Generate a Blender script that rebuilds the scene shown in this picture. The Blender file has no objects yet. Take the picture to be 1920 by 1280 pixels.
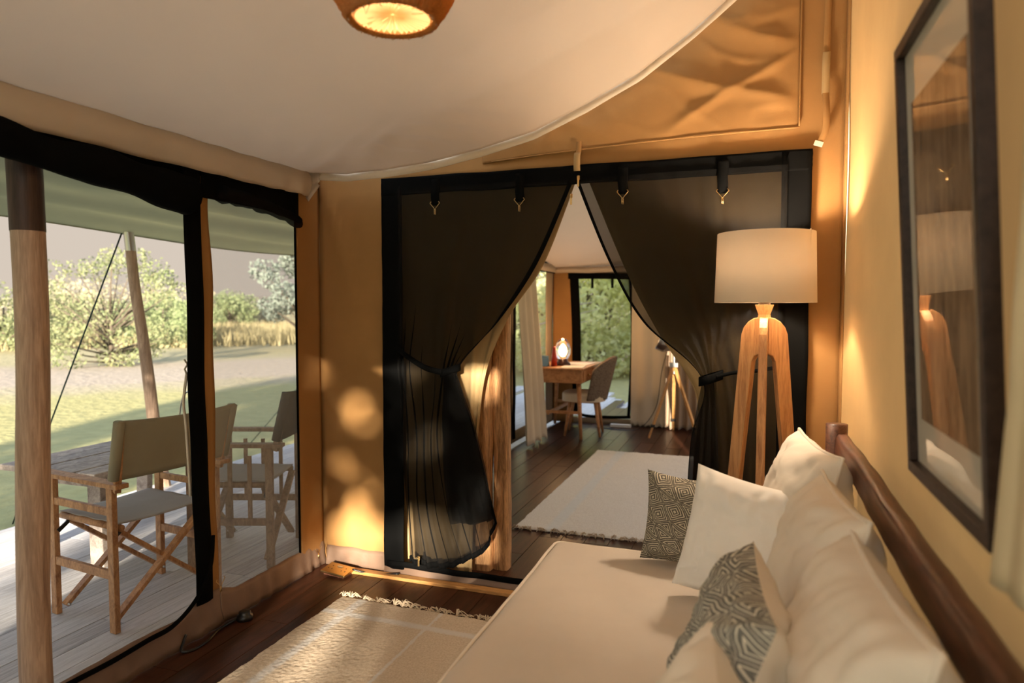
import bpy, bmesh, math, random
import numpy as np
from mathutils import Vector, Matrix, noise
random.seed(7); rng = np.random.default_rng(7)
PI = math.pi
S = bpy.context.scene
C = S.collection

# ---------------------------------------------------------------- camera
cd = bpy.data.cameras.new('camera'); cam = bpy.data.objects.new('camera', cd); C.objects.link(cam)
cam.location = (0, 0, 1.4); cam.rotation_euler = (math.radians(90-2.907), 0, math.radians(19.37))
cd.lens = 24; cd.sensor_width = 36; cd.clip_start = 0.05; cd.clip_end = 900
cd.dof.use_dof = True; cd.dof.focus_distance = 2.95; cd.dof.aperture_fstop = 2.2
S.camera = cam
# ---------------------------------------------------------------- sky, sun, exposure
S.view_settings.view_transform = 'Standard'; S.view_settings.look = 'None'
S.view_settings.gamma = 1; S.view_settings.use_curve_mapping = False
S.view_settings.exposure = 1.4
W = bpy.data.worlds.new('sky'); S.world = W; W.use_nodes = True
nt = W.node_tree; nt.nodes.clear()
tc = nt.nodes.new('ShaderNodeTexCoord'); sep = nt.nodes.new('ShaderNodeSeparateXYZ'); ramp = nt.nodes.new('ShaderNodeValToRGB')
bg = nt.nodes.new('ShaderNodeBackground'); wo = nt.nodes.new('ShaderNodeOutputWorld')
nt.links.new(tc.outputs['Generated'], sep.inputs[0]); nt.links.new(sep.outputs['Z'], ramp.inputs[0])
for i, (p, c) in enumerate(((0, (.425, .365, .305)), (.17, (.42, .365, .31)), (.45, (.56, .66, .80)), (1, (.60, .80, 1.15)))):
    el = ramp.color_ramp.elements[i] if i < 1 else (ramp.color_ramp.elements.new(p) if i < 3 else ramp.color_ramp.elements[-1])
    el.position = p; el.color = c+(1,)
nt.links.new(ramp.outputs[0], bg.inputs[0]); bg.inputs[1].default_value = .61
nt.links.new(bg.outputs[0], wo.inputs[0])
SUN_DIR = Vector((-.25, .95, -.19)).normalized()
sl = bpy.data.lights.new('sun', 'SUN'); sl.energy = 10.5; sl.color = (1.0, .88, .70); sl.angle = math.radians(.8)
so = bpy.data.objects.new('sun', sl); C.objects.link(so); so.rotation_euler = SUN_DIR.to_track_quat('-Z', 'Y').to_euler()
so.location = (3, -12, 4)

# ---------------------------------------------------------------- helpers
def mix(a, b, t): return tuple(a[i]*(1-t)+b[i]*t for i in range(len(a)))
def nz(x, y, z=0.0): return noise.noise(Vector((x, y, z)))
def srgb(r, g, b):
    f = lambda c: (c/255/12.92) if c/255 <= .04045 else ((c/255+.055)/1.055)**2.4
    return (f(r), f(g), f(b), 1)

class MB:
    def __init__(s): s.v = []; s.f = []; s.uv = []
    def add(s, vs, fs):
        n = len(s.v); s.v += [tuple(p) for p in vs]; s.f += [tuple(n+i for i in f) for f in fs]; return s
    def box(s, c, d, M=None):
        x, y, z = (k/2 for k in d); vs = []
        for sx in (-x, x):
            for sy in (-y, y):
                for sz in (-z, z):
                    p = Vector((sx, sy, sz))
                    if M: p = M @ p
                    vs.append(p+Vector(c))
        return s.add(vs, [(0,1,3,2),(4,6,7,5),(0,4,5,1),(2,3,7,6),(0,2,6,4),(1,5,7,3)])
    def bar(s, a, b, w, h, up=(0,0,1), taper=1.0):
        a = Vector(a); b = Vector(b); d = (b-a).normalized(); u = Vector(up)
        r = d.cross(u)
        if r.length < 1e-4: r = d.cross(Vector((0,1,0)))
        r.normalize(); u = r.cross(d).normalized(); vs = []
        for p, k in ((a, 1), (b, taper)):
            for i, j in ((-1,-1),(1,-1),(1,1),(-1,1)): vs.append(p+r*(i*w/2*k)+u*(j*h/2*k))
        return s.add(vs, [(3,2,1,0),(4,5,6,7),(0,1,5,4),(1,2,6,5),(2,3,7,6),(3,0,4,7)])
    def tube(s, pts, rad, n=8, cap=True, sy=1.0):
        pts = [Vector(p) for p in pts]; m = len(pts)
        rs = rad if hasattr(rad, '__len__') else [rad]*m
        d0 = (pts[1]-pts[0]).normalized(); u = Vector((0,0,1)) if abs(d0.z) < .9 else Vector((1,0,0))
        vs = []
        for i, p in enumerate(pts):
            d = (pts[min(i+1, m-1)]-pts[max(i-1, 0)]).normalized()
            r = d.cross(u).normalized(); u = r.cross(d).normalized()
            for k in range(n):
                a = 2*PI*k/n; vs.append(p+r*(math.cos(a)*rs[i])+u*(math.sin(a)*rs[i]*sy))
        fs = [(i*n+k, i*n+(k+1) % n, (i+1)*n+(k+1) % n, (i+1)*n+k) for i in range(m-1) for k in range(n)]
        if cap: fs += [tuple(range(n-1, -1, -1)), tuple((m-1)*n+k for k in range(n))]
        return s.add(vs, fs)
    def lathe(s, prof, c=(0,0,0), n=32, close=False):
        vs = [(c[0]+r*math.cos(2*PI*k/n), c[1]+r*math.sin(2*PI*k/n), c[2]+z) for r, z in prof for k in range(n)]
        m = len(prof)
        fs = [(i*n+k, i*n+(k+1) % n, (i+1)*n+(k+1) % n, (i+1)*n+k) for i in range(m-1) for k in range(n)]
        if close: fs += [tuple(range(n-1, -1, -1)), tuple((m-1)*n+k for k in range(n))]
        return s.add(vs, fs)
    def grid(s, fn, nu, nv, skip=None):
        n0 = len(s.v)
        for j in range(nv+1):
            for i in range(nu+1): s.v.append(tuple(fn(i/nu, j/nv)))
        for j in range(nv):
            for i in range(nu):
                if skip and skip((i+.5)/nu, (j+.5)/nv): continue
                a = n0+j*(nu+1)+i; s.f.append((a, a+1, a+nu+2, a+nu+1))
        return s
    def build(s, name, m, parent=None, smooth=False, solid=0, bevel=0, sub=0, off=0, kind=None):
        me = bpy.data.meshes.new(name); me.from_pydata(s.v, [], s.f); me.update()
        if smooth: me.polygons.foreach_set('use_smooth', [True]*len(me.polygons))
        o = bpy.data.objects.new(name, me); C.objects.link(o)
        if m: me.materials.append(m)
        if parent: o.parent = parent
        if solid:
            q = o.modifiers.new('solid', 'SOLIDIFY'); q.thickness = solid; q.offset = off
        if bevel:
            q = o.modifiers.new('bevel', 'BEVEL'); q.width = bevel; q.segments = 2; q.limit_method = 'ANGLE'
        if sub:
            q = o.modifiers.new('sub', 'SUBSURF'); q.levels = sub; q.render_levels = sub
        if kind: o['kind'] = kind
        return o
def tag(o, label=None, cat=None, group=None, kind=None):
    if label: o['label'] = label
    if cat: o['category'] = cat
    if group: o['group'] = group
    if kind: o['kind'] = kind
    return o
def empty(name, loc=(0,0,0), rz=0):
    o = bpy.data.objects.new(name, None); C.objects.link(o); o.empty_display_size = .1
    o.location = loc; o.rotation_euler = (0, 0, rz); return o
def keys(kn, t):
    # Catmull-Rom through equally spaced knots
    n = len(kn)-1; x = min(max(t*n, 0), n-1e-6); i = int(x); f = x-i
    p0, p1, p2, p3 = (Vector(kn[max(i-1, 0)]), Vector(kn[i]), Vector(kn[i+1]), Vector(kn[min(i+2, n)]))
    return .5*((2*p1)+(p2-p0)*f+(2*p0-5*p1+4*p2-p3)*f*f+(3*p1-p0-3*p2+p3)*f*f*f)

# ---------------------------------------------------------------- materials
def mat(name, col, rough=.8, metal=0, spec=.3, sheen=0):
    m = bpy.data.materials.new(name); m.use_nodes = True; b = m.node_tree.nodes['Principled BSDF']
    b.inputs['Base Color'].default_value = col; b.inputs['Roughness'].default_value = rough
    b.inputs['Metallic'].default_value = metal; b.inputs['Specular IOR Level'].default_value = spec
    b.inputs['Sheen Weight'].default_value = sheen
    return m
def nd(m, t): return m.node_tree.nodes.new(t)
def ln(m, a, b): m.node_tree.links.new(a, b)
def bumpnode(m, h, strength=.2, dist=.01):
    b = nd(m, 'ShaderNodeBump'); b.inputs['Strength'].default_value = strength; b.inputs['Distance'].default_value = dist
    ln(m, h, b.inputs['Height']); ln(m, b.outputs[0], m.node_tree.nodes['Principled BSDF'].inputs['Normal']); return b
def coord(m, scale=(1,1,1), kind='Object'):
    t = nd(m, 'ShaderNodeTexCoord'); mp = nd(m, 'ShaderNodeMapping'); mp.inputs['Scale'].default_value = scale
    ln(m, t.outputs[kind], mp.inputs[0]); return mp.outputs[0]
def ntex(m, vec, scale, detail=4, rough=.6, dist=0):
    n = nd(m, 'ShaderNodeTexNoise'); n.inputs['Scale'].default_value = scale; n.inputs['Detail'].default_value = detail
    n.inputs['Roughness'].default_value = rough; n.inputs['Distortion'].default_value = dist
    ln(m, vec, n.inputs['Vector']); return n.outputs['Fac']
def cramp(m, fac, stops):
    r = nd(m, 'ShaderNodeValToRGB'); e = r.color_ramp.elements
    while len(e) < len(stops): e.new(.5)
    for i, (p, c) in enumerate(stops): e[i].position = p; e[i].color = c
    ln(m, fac, r.inputs[0]); return r.outputs[0]
def cloth(name, col, var=.12, weave=900, bump=.15, rough=.9, trans=0, tcol=None, wr=0.0, wscale=6):
    m = mat(name, col, rough, spec=.15, sheen=.0); b = m.node_tree.nodes['Principled BSDF']
    v = coord(m)
    c2 = tuple(x*(1-var) for x in col[:3])+(1,); c3 = tuple(min(1, x*(1+var*.6)) for x in col[:3])+(1,)
    ln(m, cramp(m, ntex(m, v, 3.5, 5), [(.3, c2), (.7, c3)]), b.inputs['Base Color'])
    n1 = ntex(m, v, weave, 1)
    if wr:
        n2 = ntex(m, v, wscale, 3, .5, .6)
        ma = nd(m, 'ShaderNodeMath'); ma.operation = 'MULTIPLY_ADD'; ln(m, n2, ma.inputs[0]); ma.inputs[1].default_value = wr
        ln(m, n1, ma.inputs[2]); h = ma.outputs[0]
    else: h = n1
    bumpnode(m, h, bump, .004)
    if trans:
        out = m.node_tree.nodes['Material Output']; tr = nd(m, 'ShaderNodeBsdfTranslucent'); mx = nd(m, 'ShaderNodeMixShader')
        tr.inputs[0].default_value = tcol or col; mx.inputs[0].default_value = trans
        ln(m, b.outputs[0], mx.inputs[1]); ln(m, tr.outputs[0], mx.inputs[2]); ln(m, mx.outputs[0], out.inputs[0])
    return m
def wood(name, dark, light, scale=(1,1,1), rough=.5, ring=9, bump=.15, spec=.3, rand=0.0):
    m = mat(name, light, rough, spec=spec); b = m.node_tree.nodes['Principled BSDF']
    v = coord(m, scale)
    n = ntex(m, v, ring, 6, .65, 1.2); n2 = ntex(m, v, ring*7, 3, .6)
    ma = nd(m, 'ShaderNodeMath'); ma.operation = 'MULTIPLY_ADD'; ln(m, n2, ma.inputs[0]); ma.inputs[1].default_value = .35; ln(m, n, ma.inputs[2])
    fac = ma.outputs[0]
    if rand:
        oi = nd(m, 'ShaderNodeObjectInfo'); mb = nd(m, 'ShaderNodeMath'); mb.operation = 'MULTIPLY_ADD'
        ln(m, oi.outputs['Random'], mb.inputs[0]); mb.inputs[1].default_value = rand; ln(m, fac, mb.inputs[2])
        mc = nd(m, 'ShaderNodeMath'); mc.operation = 'SUBTRACT'; ln(m, mb.outputs[0], mc.inputs[0]); mc.inputs[1].default_value = rand/2; fac = mc.outputs[0]
    ln(m, cramp(m, fac, [(.42, dark), (.82, light)]), b.inputs['Base Color'])
    bumpnode(m, fac, bump, .003); return m
def screen(name, col, alpha, rough=.8, bump=True):
    """woven insect net: a fixed share of holes, the rest thread"""
    m = mat(name, col, rough, spec=.2); out = m.node_tree.nodes['Material Output']; b = m.node_tree.nodes['Principled BSDF']
    tr = nd(m, 'ShaderNodeBsdfTransparent'); mx = nd(m, 'ShaderNodeMixShader'); tl = nd(m, 'ShaderNodeBsdfTranslucent'); m2 = nd(m, 'ShaderNodeMixShader')
    tl.inputs[0].default_value = col; m2.inputs[0].default_value = .35
    ln(m, b.outputs[0], m2.inputs[1]); ln(m, tl.outputs[0], m2.inputs[2])
    mx.inputs[0].default_value = alpha; ln(m, tr.outputs[0], mx.inputs[1]); ln(m, m2.outputs[0], mx.inputs[2]); ln(m, mx.outputs[0], out.inputs[0])
    bumpnode(m, ntex(m, coord(m), 500, 1), .2, .003)
    return m
def glow(name, col, strength):
    m = bpy.data.materials.new(name); m.use_nodes = True; n = m.node_tree; n.nodes.clear()
    e = n.nodes.new('ShaderNodeEmission'); e.inputs[0].default_value = col; e.inputs[1].default_value = strength
    o = n.nodes.new('ShaderNodeOutputMaterial'); n.links.new(e.outputs[0], o.inputs[0]); return m
def glassm(name, col=(1,1,1,1), rough=0.02):
    m = mat(name, col, rough); b = m.node_tree.nodes['Principled BSDF']
    b.inputs['Transmission Weight'].default_value = 1; b.inputs['IOR'].default_value = 1.45; return m
def leafm(name, a, b_, trans=.4):
    m = mat(name, a, .55, spec=.25); b = m.node_tree.nodes['Principled BSDF']; out = m.node_tree.nodes['Material Output']
    c = cramp(m, ntex(m, coord(m), 1.6, 3), [(.3, a), (.7, b_)])
    ln(m, c, b.inputs['Base Color']); tr = nd(m, 'ShaderNodeBsdfTranslucent'); mx = nd(m, 'ShaderNodeMixShader'); mx.inputs[0].default_value = trans
    ln(m, c, tr.inputs[0]); ln(m, b.outputs[0], mx.inputs[1]); ln(m, tr.outputs[0], mx.inputs[2]); ln(m, mx.outputs[0], out.inputs[0]); return m

M = {}
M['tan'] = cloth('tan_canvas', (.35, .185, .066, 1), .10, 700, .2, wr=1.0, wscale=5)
M['tan_side_lit'] = cloth('tan_canvas_side_wall_lit', (.54, .33, .135, 1), .08, 700, .2, wr=1.0, wscale=5, trans=.075, tcol=(.80, .56, .28, 1))  # same canvas as the end wall, lightened to paint in lamp and daylight
M['tan_wrinkle'] = cloth('tan_canvas_creased', (.37, .225, .10, 1), .10, 700, .3, wr=5, wscale=5)
M['tan_room'] = cloth('tan_canvas_far_room', (.42, .33, .22, 1), .1, 700, .2, wr=1.0)
M['flap'] = cloth('tan_flap_canvas', (.40, .27, .13, 1), .1, 700, .2, wr=2)
M['cream_ceiling'] = cloth('cream_ceiling_cotton', (.66, .57, .47, 1), .04, 800, .08, wr=.6, wscale=3, trans=.42, tcol=(.90, .80, .68, 1))
M['valance'] = cloth('cream_valance_lit', (.80, .69, .56, 1), .04, 800, .08, wr=.6, wscale=3, trans=.45, tcol=(.9, .78, .64, 1))  # liner cotton in a lighter colour that paints in its backlight
M['roof'] = cloth('roof_canvas', (.6, .58, .52, 1), .08, 300, .1, trans=.88, tcol=(.97, .97, .97, 1))
M['back_canvas'] = cloth('backlit_canvas', (.7, .64, .56, 1), .08, 300, .1, trans=.75, tcol=(.95, .95, .95, 1))
M['cream_hem'] = cloth('cream_hem', (.70, .60, .48, 1), .04, 800, .08)
M['pvc'] = mat('brown_vinyl_skirt', (.20, .125, .085, 1), .45, spec=.5)
bumpnode(M['pvc'], ntex(M['pvc'], coord(M['pvc']), 30, 3), .25, .006)
M['mesh_black'] = screen('black_sheer_mesh', (.006, .0055, .005, 1), .78)
M['mesh_grey'] = screen('grey_insect_mesh', (.46, .45, .42, 1), .30)
M['black_web'] = cloth('black_webbing', (.0045, .0045, .0045, 1), .2, 900, .2, rough=.95)
M['black_web'].node_tree.nodes['Principled BSDF'].inputs['Specular IOR Level'].default_value = .03
M['brass'] = mat('brass', (.62, .42, .18, 1), .35, 1)
M['steel'] = mat('steel', (.55, .55, .55, 1), .3, 1)
M['floor'] = wood('dark_floor_wood', (.016, .006, .003, 1), (.075, .026, .013, 1), (6, .5, 6), .36, 5, .08, .22, .25)
M['floor_gap'] = mat('floor_gap', (.006, .003, .002, 1), .7)
M['deck'] = wood('weathered_deck_wood', (.36, .34, .34, 1), (.66, .64, .64, 1), (8, .5, 8), .65, 5, .2, .3, .25)
M['deck_gap'] = mat('deck_gap', (.03, .025, .02, 1), .9)
M['lampwood'] = wood('oak_lamp_wood', (.25, .10, .035, 1), (.56, .29, .12, 1), (14, 14, 1), .4, 4, .05)
M['chairwood'] = wood('teak_chair_wood', (.24, .10, .045, 1), (.62, .34, .16, 1), (5, 5, 2), .5, 6, .1)
M['greywood'] = wood('grey_teak', (.20, .13, .09, 1), (.45, .32, .22, 1), (5, 5, 2), .6, 6, .1)
M['sofawood'] = wood('dark_sofa_wood', (.022, .009, .006, 1), (.17, .07, .042, 1), (16, 1.2, 16), .42, 3, .15, .4)
M['pole'] = wood('pole_wood', (.22, .13, .09, 1), (.56, .39, .28, 1), (10, 10, .8), .6, 3, .3)
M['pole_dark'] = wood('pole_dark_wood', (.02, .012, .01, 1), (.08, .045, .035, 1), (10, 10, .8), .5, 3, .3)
M['trunk'] = wood('rustic_door_post', (.09, .032, .012, 1), (.66, .36, .16, 1), (18, 18, 1.8), .65, 2.5, .9)
M['batten'] = wood('orange_batten', (.35, .16, .05, 1), (.62, .32, .11, 1), (2, 14, 14), .5, 4)
M['deskwood'] = wood('desk_oak', (.30, .12, .045, 1), (.60, .30, .13, 1), (3, 3, 3), .4, 4, .05)
M['tablewood'] = wood('weathered_table_wood', (.14, .11, .10, 1), (.46, .39, .34, 1), (3, 2, 3), .6, 5, .4)
M['sofa_fabric'] = cloth('sofa_linen', (.68, .60, .52, 1), .05, 700, .12, wr=.8)
M['cushion'] = cloth('cream_linen', (.82, .74, .64, 1), .05, 700, .12, wr=2.5, wscale=9)
M['cushion_white'] = cloth('off_white_cotton', (.87, .84, .80, 1), .04, 700, .12, wr=2, wscale=10)
M['shade'] = None
M['olive'] = cloth('olive_awning', (.36, .35, .25, 1), .12, 300, .1, trans=.5, tcol=(.58, .56, .40, 1))
M['chair_canvas'] = cloth('olive_chair_canvas', (.36, .32, .22, 1), .1, 500, .15)
M['seat_canvas'] = cloth('grey_seat_canvas', (.40, .37, .35, 1), .08, 500, .15)
M['dark_canvas'] = cloth('charcoal_canvas', (.10, .10, .10, 1), .08, 500, .15)
M['cream_curtain'] = cloth('cream_curtain', (.66, .56, .42, 1), .05, 600, .1)
M['brown_curtain'] = cloth('taupe_curtain', (.42, .31, .22, 1), .06, 600, .1)
M['frame'] = wood('espresso_frame', (.012, .007, .006, 1), (.045, .028, .024, 1), (6, 6, 6), .45, 5)
M['black_plastic'] = mat('black_plastic', (.012, .012, .012, 1), .3, spec=.5)
M['white_plastic'] = mat('white_plastic', (.75, .74, .70, 1), .4)
M['red'] = mat('red_glass', (.45, .03, .01, 1), .25, spec=.6)
M['blue_card'] = mat('blue_card', (.22, .38, .52, 1), .5)
M['paper'] = mat('paper', (.75, .72, .68, 1), .7)
M['darkred'] = mat('dark_lamp_base', (.05, .012, .008, 1), .3, spec=.6)
M['glass'] = glassm('clear_glass')
M['rope'] = mat('green_rope', (.03, .05, .045, 1), .8)
M['bark'] = wood('tree_bark', (.045, .035, .025, 1), (.12, .095, .07, 1), (3,3,1), .9, 4, .5)

# rugs: woven cream with pale grey stripes
def rugm(name, base, base2, stripe, bands):
    m = mat(name, base, .95, spec=.05, sheen=.2); b = m.node_tree.nodes['Principled BSDF']
    v = coord(m); sp = nd(m, 'ShaderNodeSeparateXYZ'); ln(m, v, sp.inputs[0])
    nn = ntex(m, v, 60, 3); warp = nd(m, 'ShaderNodeMath'); warp.operation = 'MULTIPLY_ADD'; ln(m, nn, warp.inputs[0]); warp.inputs[1].default_value = .012
    def band(sock, c, w):
        a = nd(m, 'ShaderNodeMath'); a.operation = 'MULTIPLY_ADD'; ln(m, nn, a.inputs[0]); a.inputs[1].default_value = .02; ln(m, sock, a.inputs[2])
        d = nd(m, 'ShaderNodeMath'); d.operation = 'SUBTRACT'; ln(m, a.outputs[0], d.inputs[0]); d.inputs[1].default_value = c+.01
        e = nd(m, 'ShaderNodeMath'); e.operation = 'ABSOLUTE'; ln(m, d.outputs[0], e.inputs[0])
        f = nd(m, 'ShaderNodeMapRange'); f.inputs[1].default_value = w*.6; f.inputs[2].default_value = w*1.35; f.inputs[3].default_value = .75; f.inputs[4].default_value = 0
        ln(m, e.outputs[0], f.inputs[0]); return f.outputs[0]
    fac = None
    for ax, c, w in bands:
        s_ = band(sp.outputs[ax], c, w)
        if fac is None: fac = s_
        else:
            q = nd(m, 'ShaderNodeMath'); q.operation = 'MAXIMUM'; ln(m, fac, q.inputs[0]); ln(m, s_, q.inputs[1]); fac = q.outputs[0]
    col = cramp(m, ntex(m, v, 120, 3), [(.3, base2), (.65, base)])
    mx = nd(m, 'ShaderNodeMix'); mx.data_type = 'RGBA'; ln(m, fac, mx.inputs[0]); ln(m, col, mx.inputs[6]); mx.inputs[7].default_value = stripe
    ln(m, mx.outputs[2], b.inputs['Base Color']); b.inputs['Sheen Weight'].default_value = 0; b.inputs['Specular IOR Level'].default_value = 0
    bumpnode(m, ntex(m, v, 220, 4), .3, .003); return m

# patterned cotton: nested triangles and lozenges, dark ground, cream lines
def kuba(name, dark, light, scale):
    m = mat(name, dark, .9, spec=.1); b = m.node_tree.nodes['Principled BSDF']
    v = coord(m, (1,1,1), 'UV')
    def mth(op, a, b_=None, c=None):
        n = nd(m, 'ShaderNodeMath'); n.operation = op
        for i, q in enumerate((a, b_, c)):
            if q is None: continue
            if isinstance(q, (int, float)): n.inputs[i].default_value = q
            else: ln(m, q, n.inputs[i])
        return n.outputs[0]
    sp = nd(m, 'ShaderNodeSeparateXYZ'); ln(m, v, sp.inputs[0])
    wx = mth('MULTIPLY_ADD', ntex(m, v, 3.2, 2), .07, sp.outputs[0])
    wy = mth('MULTIPLY_ADD', ntex(m, v, 4.1, 2), .07, sp.outputs[1])
    # three families of lines make triangles, dropping the diagonal in some cells leaves lozenges
    p = mth('MULTIPLY_ADD', wy, scale*.55, mth('MULTIPLY', wx, scale)); q = mth('MULTIPLY_ADD', wx, -scale*.35, mth('MULTIPLY', wy, scale*1.1))
    d1 = mth('PINGPONG', p, .5); d2 = mth('PINGPONG', q, .5); d3 = mth('MULTIPLY', mth('PINGPONG', mth('ADD', p, q), .5), .8)
    cv = nd(m, 'ShaderNodeCombineXYZ'); ln(m, mth('FLOOR', p), cv.inputs[0]); ln(m, mth('FLOOR', q), cv.inputs[1])
    wn = nd(m, 'ShaderNodeTexWhiteNoise'); wn.noise_dimensions = '2D'; ln(m, cv.outputs[0], wn.inputs['Vector'])
    d3 = mth('ADD', d3, mth('GREATER_THAN', wn.outputs['Value'], .68))
    d = mth('MINIMUM', mth('MINIMUM', d1, d2), d3)
    g = mth('PINGPONG', mth('MULTIPLY', mth('MULTIPLY_ADD', ntex(m, v, 40, 2), .02, d), 8.5), .5)
    col = cramp(m, g, [(.12, light), (.19, dark)])
    ln(m, col, b.inputs['Base Color']); bumpnode(m, ntex(m, v, 300, 1), .15, .003); return m
M['kuba'] = kuba('patterned_cotton', (.12, .108, .09, 1), (.66, .60, .48, 1), 4.6)
M['kuba_big'] = kuba('patterned_cotton_near', (.17, .17, .16, 1), (.74, .70, .60, 1), 5.6)

# ================================================================ STRUCTURE
XL, XR, YE, YF = -2.2, .36, 3.14, 8.05
# floor
fb = MB(); fb.box((-.92, 3.3, -.045), (2.62, 9.7, .03)); fb.box((.7, 5.7, -.045), (1.0, 4.9, .03))
floor = fb.build('floor', M['floor_gap']); tag(floor, 'dark stained plank floor running through both rooms', None, None, 'structure')
pw = .142
def plank_mesh(L, w=pw, t=.03, name='plank'):
    b = MB(); b.box((0, 0, -t/2), (w-.004, L-.003, t)); me = bpy.data.meshes.new(name); me.from_pydata(b.v, [], b.f); me.update(); return me
PL = {L: plank_mesh(L) for L in (.9, 1.3, 1.7, 2.2)}
for me in PL.values(): me.materials.append(M['floor'])
def lay(parent, meshes, x0, x1, y0, y1, w, z, name):
    x = x0+w/2; r = random.Random(3)
    while x < x1:
        y = y0-r.random()*.9
        while y < y1:
            L = r.choice(list(meshes)); o = bpy.data.objects.new(name, meshes[L]); C.objects.link(o); o.parent = parent
            o.location = (x, y+L/2, z+r.uniform(-.0012, .0)); y += L
        x += w
lay(floor, PL, XL, XR, .9, 8.0, pw, 0, 'plank')
lay(floor, PL, XR+.04, 1.1, 4.2, 8.0, pw, 0, 'plank')
# deck
db = MB(); db.box((-3.42, 4.0, -.12), (2.36, 12, .05)); db.box((-4.6, 4.0, -.2), (.04, 12, .22)); db.box((-1.7, 8.6, -.12), (3.6, 1.0, .05))
deck = db.build('deck', M['deck_gap']); tag(deck, 'grey weathered timber deck outside the mesh wall', None, None, 'structure')
DP = {}
for L in (2.4, 3.2): DP[L] = plank_mesh(L, .135, .035, 'deck_board'); DP[L].materials.append(M['deck'])
lay(deck, DP, -4.6, -2.24, .0, 9.0, .135, -.055, 'deck_board')
lay(deck, DP, -3.4, 0, 8.3, 8.8, .135, -.055, 'deck_board')

# walls. end wall with the doorway cut out
def fold(x, z, s=1.0): return s*(.010*nz(x*1.3, z*1.1, 3)+.006*nz(x*4, z*2.2, 9))
NX, NZ = 80, 100
def endw(u, v):
    x = XL+(XR-XL)*u; z = 3.4*v
    # creases running down from the top left corner, as in the stretched canvas
    t = 0
    if x < -1.7:
        for k, s_ in enumerate((.55, .95, 1.5)):
            d = abs((2.03-z)-(x+2.17)/max(.12, .28*s_)*.9*s_)
            t += .008*math.exp(-(d/.05)**2)*max(0, 1-(2.05-z)/1.2)
    return (x, YE+fold(x, z)-t, z)
DX0, DX1, DZ1 = -1.79, .205, 2.045
wb = MB().grid(endw, NX, NZ, skip=lambda u, v: DX0 < XL+(XR-XL)*u < DX1 and 3.4*v < DZ1)
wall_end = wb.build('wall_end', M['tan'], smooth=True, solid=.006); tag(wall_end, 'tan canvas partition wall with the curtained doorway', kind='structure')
# right wall, continuous
wr_ = MB().grid(lambda u, v: (XR+fold(u*5, v*3.4, 1.2)*.8, -1.6+(YE+1.6)*u, 3.4*v), 70, 60).build('wall_right', M['tan_side_lit'], smooth=True)
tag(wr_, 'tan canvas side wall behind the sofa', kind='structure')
# corner seam strip
MB().grid(lambda u, v: (XR-.016+.010*u, YE-.012-.03*u+.004*nz(v*9, 1), 3.3*v), 1, 40).build('corner_seam', M['tan'], wr_, True, .003)
# left wall: corner strip, post strip, top band, skirt
def strip(x, y0, y1, z0, z1, m, name, parent, nu=8, nv=30, amp=1.0, t=.004, xoff=0):
    return MB().grid(lambda u, v: (x+xoff+fold(y0+(y1-y0)*u, z0+(z1-z0)*v, amp), y0+(y1-y0)*u, z0+(z1-z0)*v), nu, nv).build(name, m, parent, True, t)
wall_left = strip(XL, 2.93, YE, 0, 2.3, M['tan'], 'wall_left', None); tag(wall_left, 'tan canvas corner strip of the mesh wall', kind='structure')
def poststrip(u, v):
    z = .12+1.95*v; w = .035+.02*nz(z*2.5, 4)
    return (XL-.004, 2.322+.010*nz(z*3, 7)+(u-.5)*2*w, z)
MB().grid(poststrip, 4, 40).build('canvas_strip', M['tan'], wall_left, True, .006)
MB().grid(lambda u, v: (XL+.002+.006*nz(u*30, v), -1.6+4.55*u, (1.915-.03*max(0, min(1, (-1.6+4.55*u-1.6)/.5)) if u < .84 else 1.95)*(1-v)+2.11*v), 90, 6).build('black_header', M['black_web'], wall_left, True, .004)
strip(XL, 2.30, 2.95, 1.86, 1.99, M['black_web'], 'black_header', wall_left, 20, 6, xoff=.006)
def skirt(u, v):
    y = -1.0+(YE+1.0)*u; top = .125+.025*nz(y*2, 1)+(.04 if 2.15 < y < 2.45 else 0)*math.sin((y-2.15)/.3*PI)
    pl = .004*math.sin(y*55+9*nz(y*3, 5))+.010*nz(y*14+v*2, v*1.5)
    return (XL+.02*(1-v)+pl*(.4+.6*(1-v)), y, .002+top*v)
MB().grid(skirt, 260, 5).build('vinyl_skirt', M['pvc'], wall_left, True, .003)
MB().grid(lambda u, v: (XL+.03+(DX0-XL)*u, YE-.008-.02*(1-v)+.004*nz(u*8, v), .002+.10*v+.01*nz(u*4, 2)), 30, 4).build('vinyl_skirt', M['pvc'], wall_end, True, .003)
MB().grid(lambda u, v: (DX1-.02+(XR-DX1+.02)*u, YE-.008-.02*(1-v), .002+.10*v), 10, 4).build('vinyl_skirt', M['pvc'], wall_end, True, .003)
# door sill of vinyl and a wooden batten
sill = MB().grid(lambda u, v: (-1.80+1.98*u, YE-.03+.012*nz(u*12, v)-.02*(1-v), .004+.052*v+.005*nz(u*9, 3)), 60, 3).build('door_sill', M['pvc'], wall_end, True, .004)
bt = MB(); bt.box((-.82, YE-.075, .008), (2.45, .045, .018)); tag(bt.build('trim_1', M['batten'], bevel=.003), 'orange wooden batten along the foot of the door sill', kind='structure')
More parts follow.
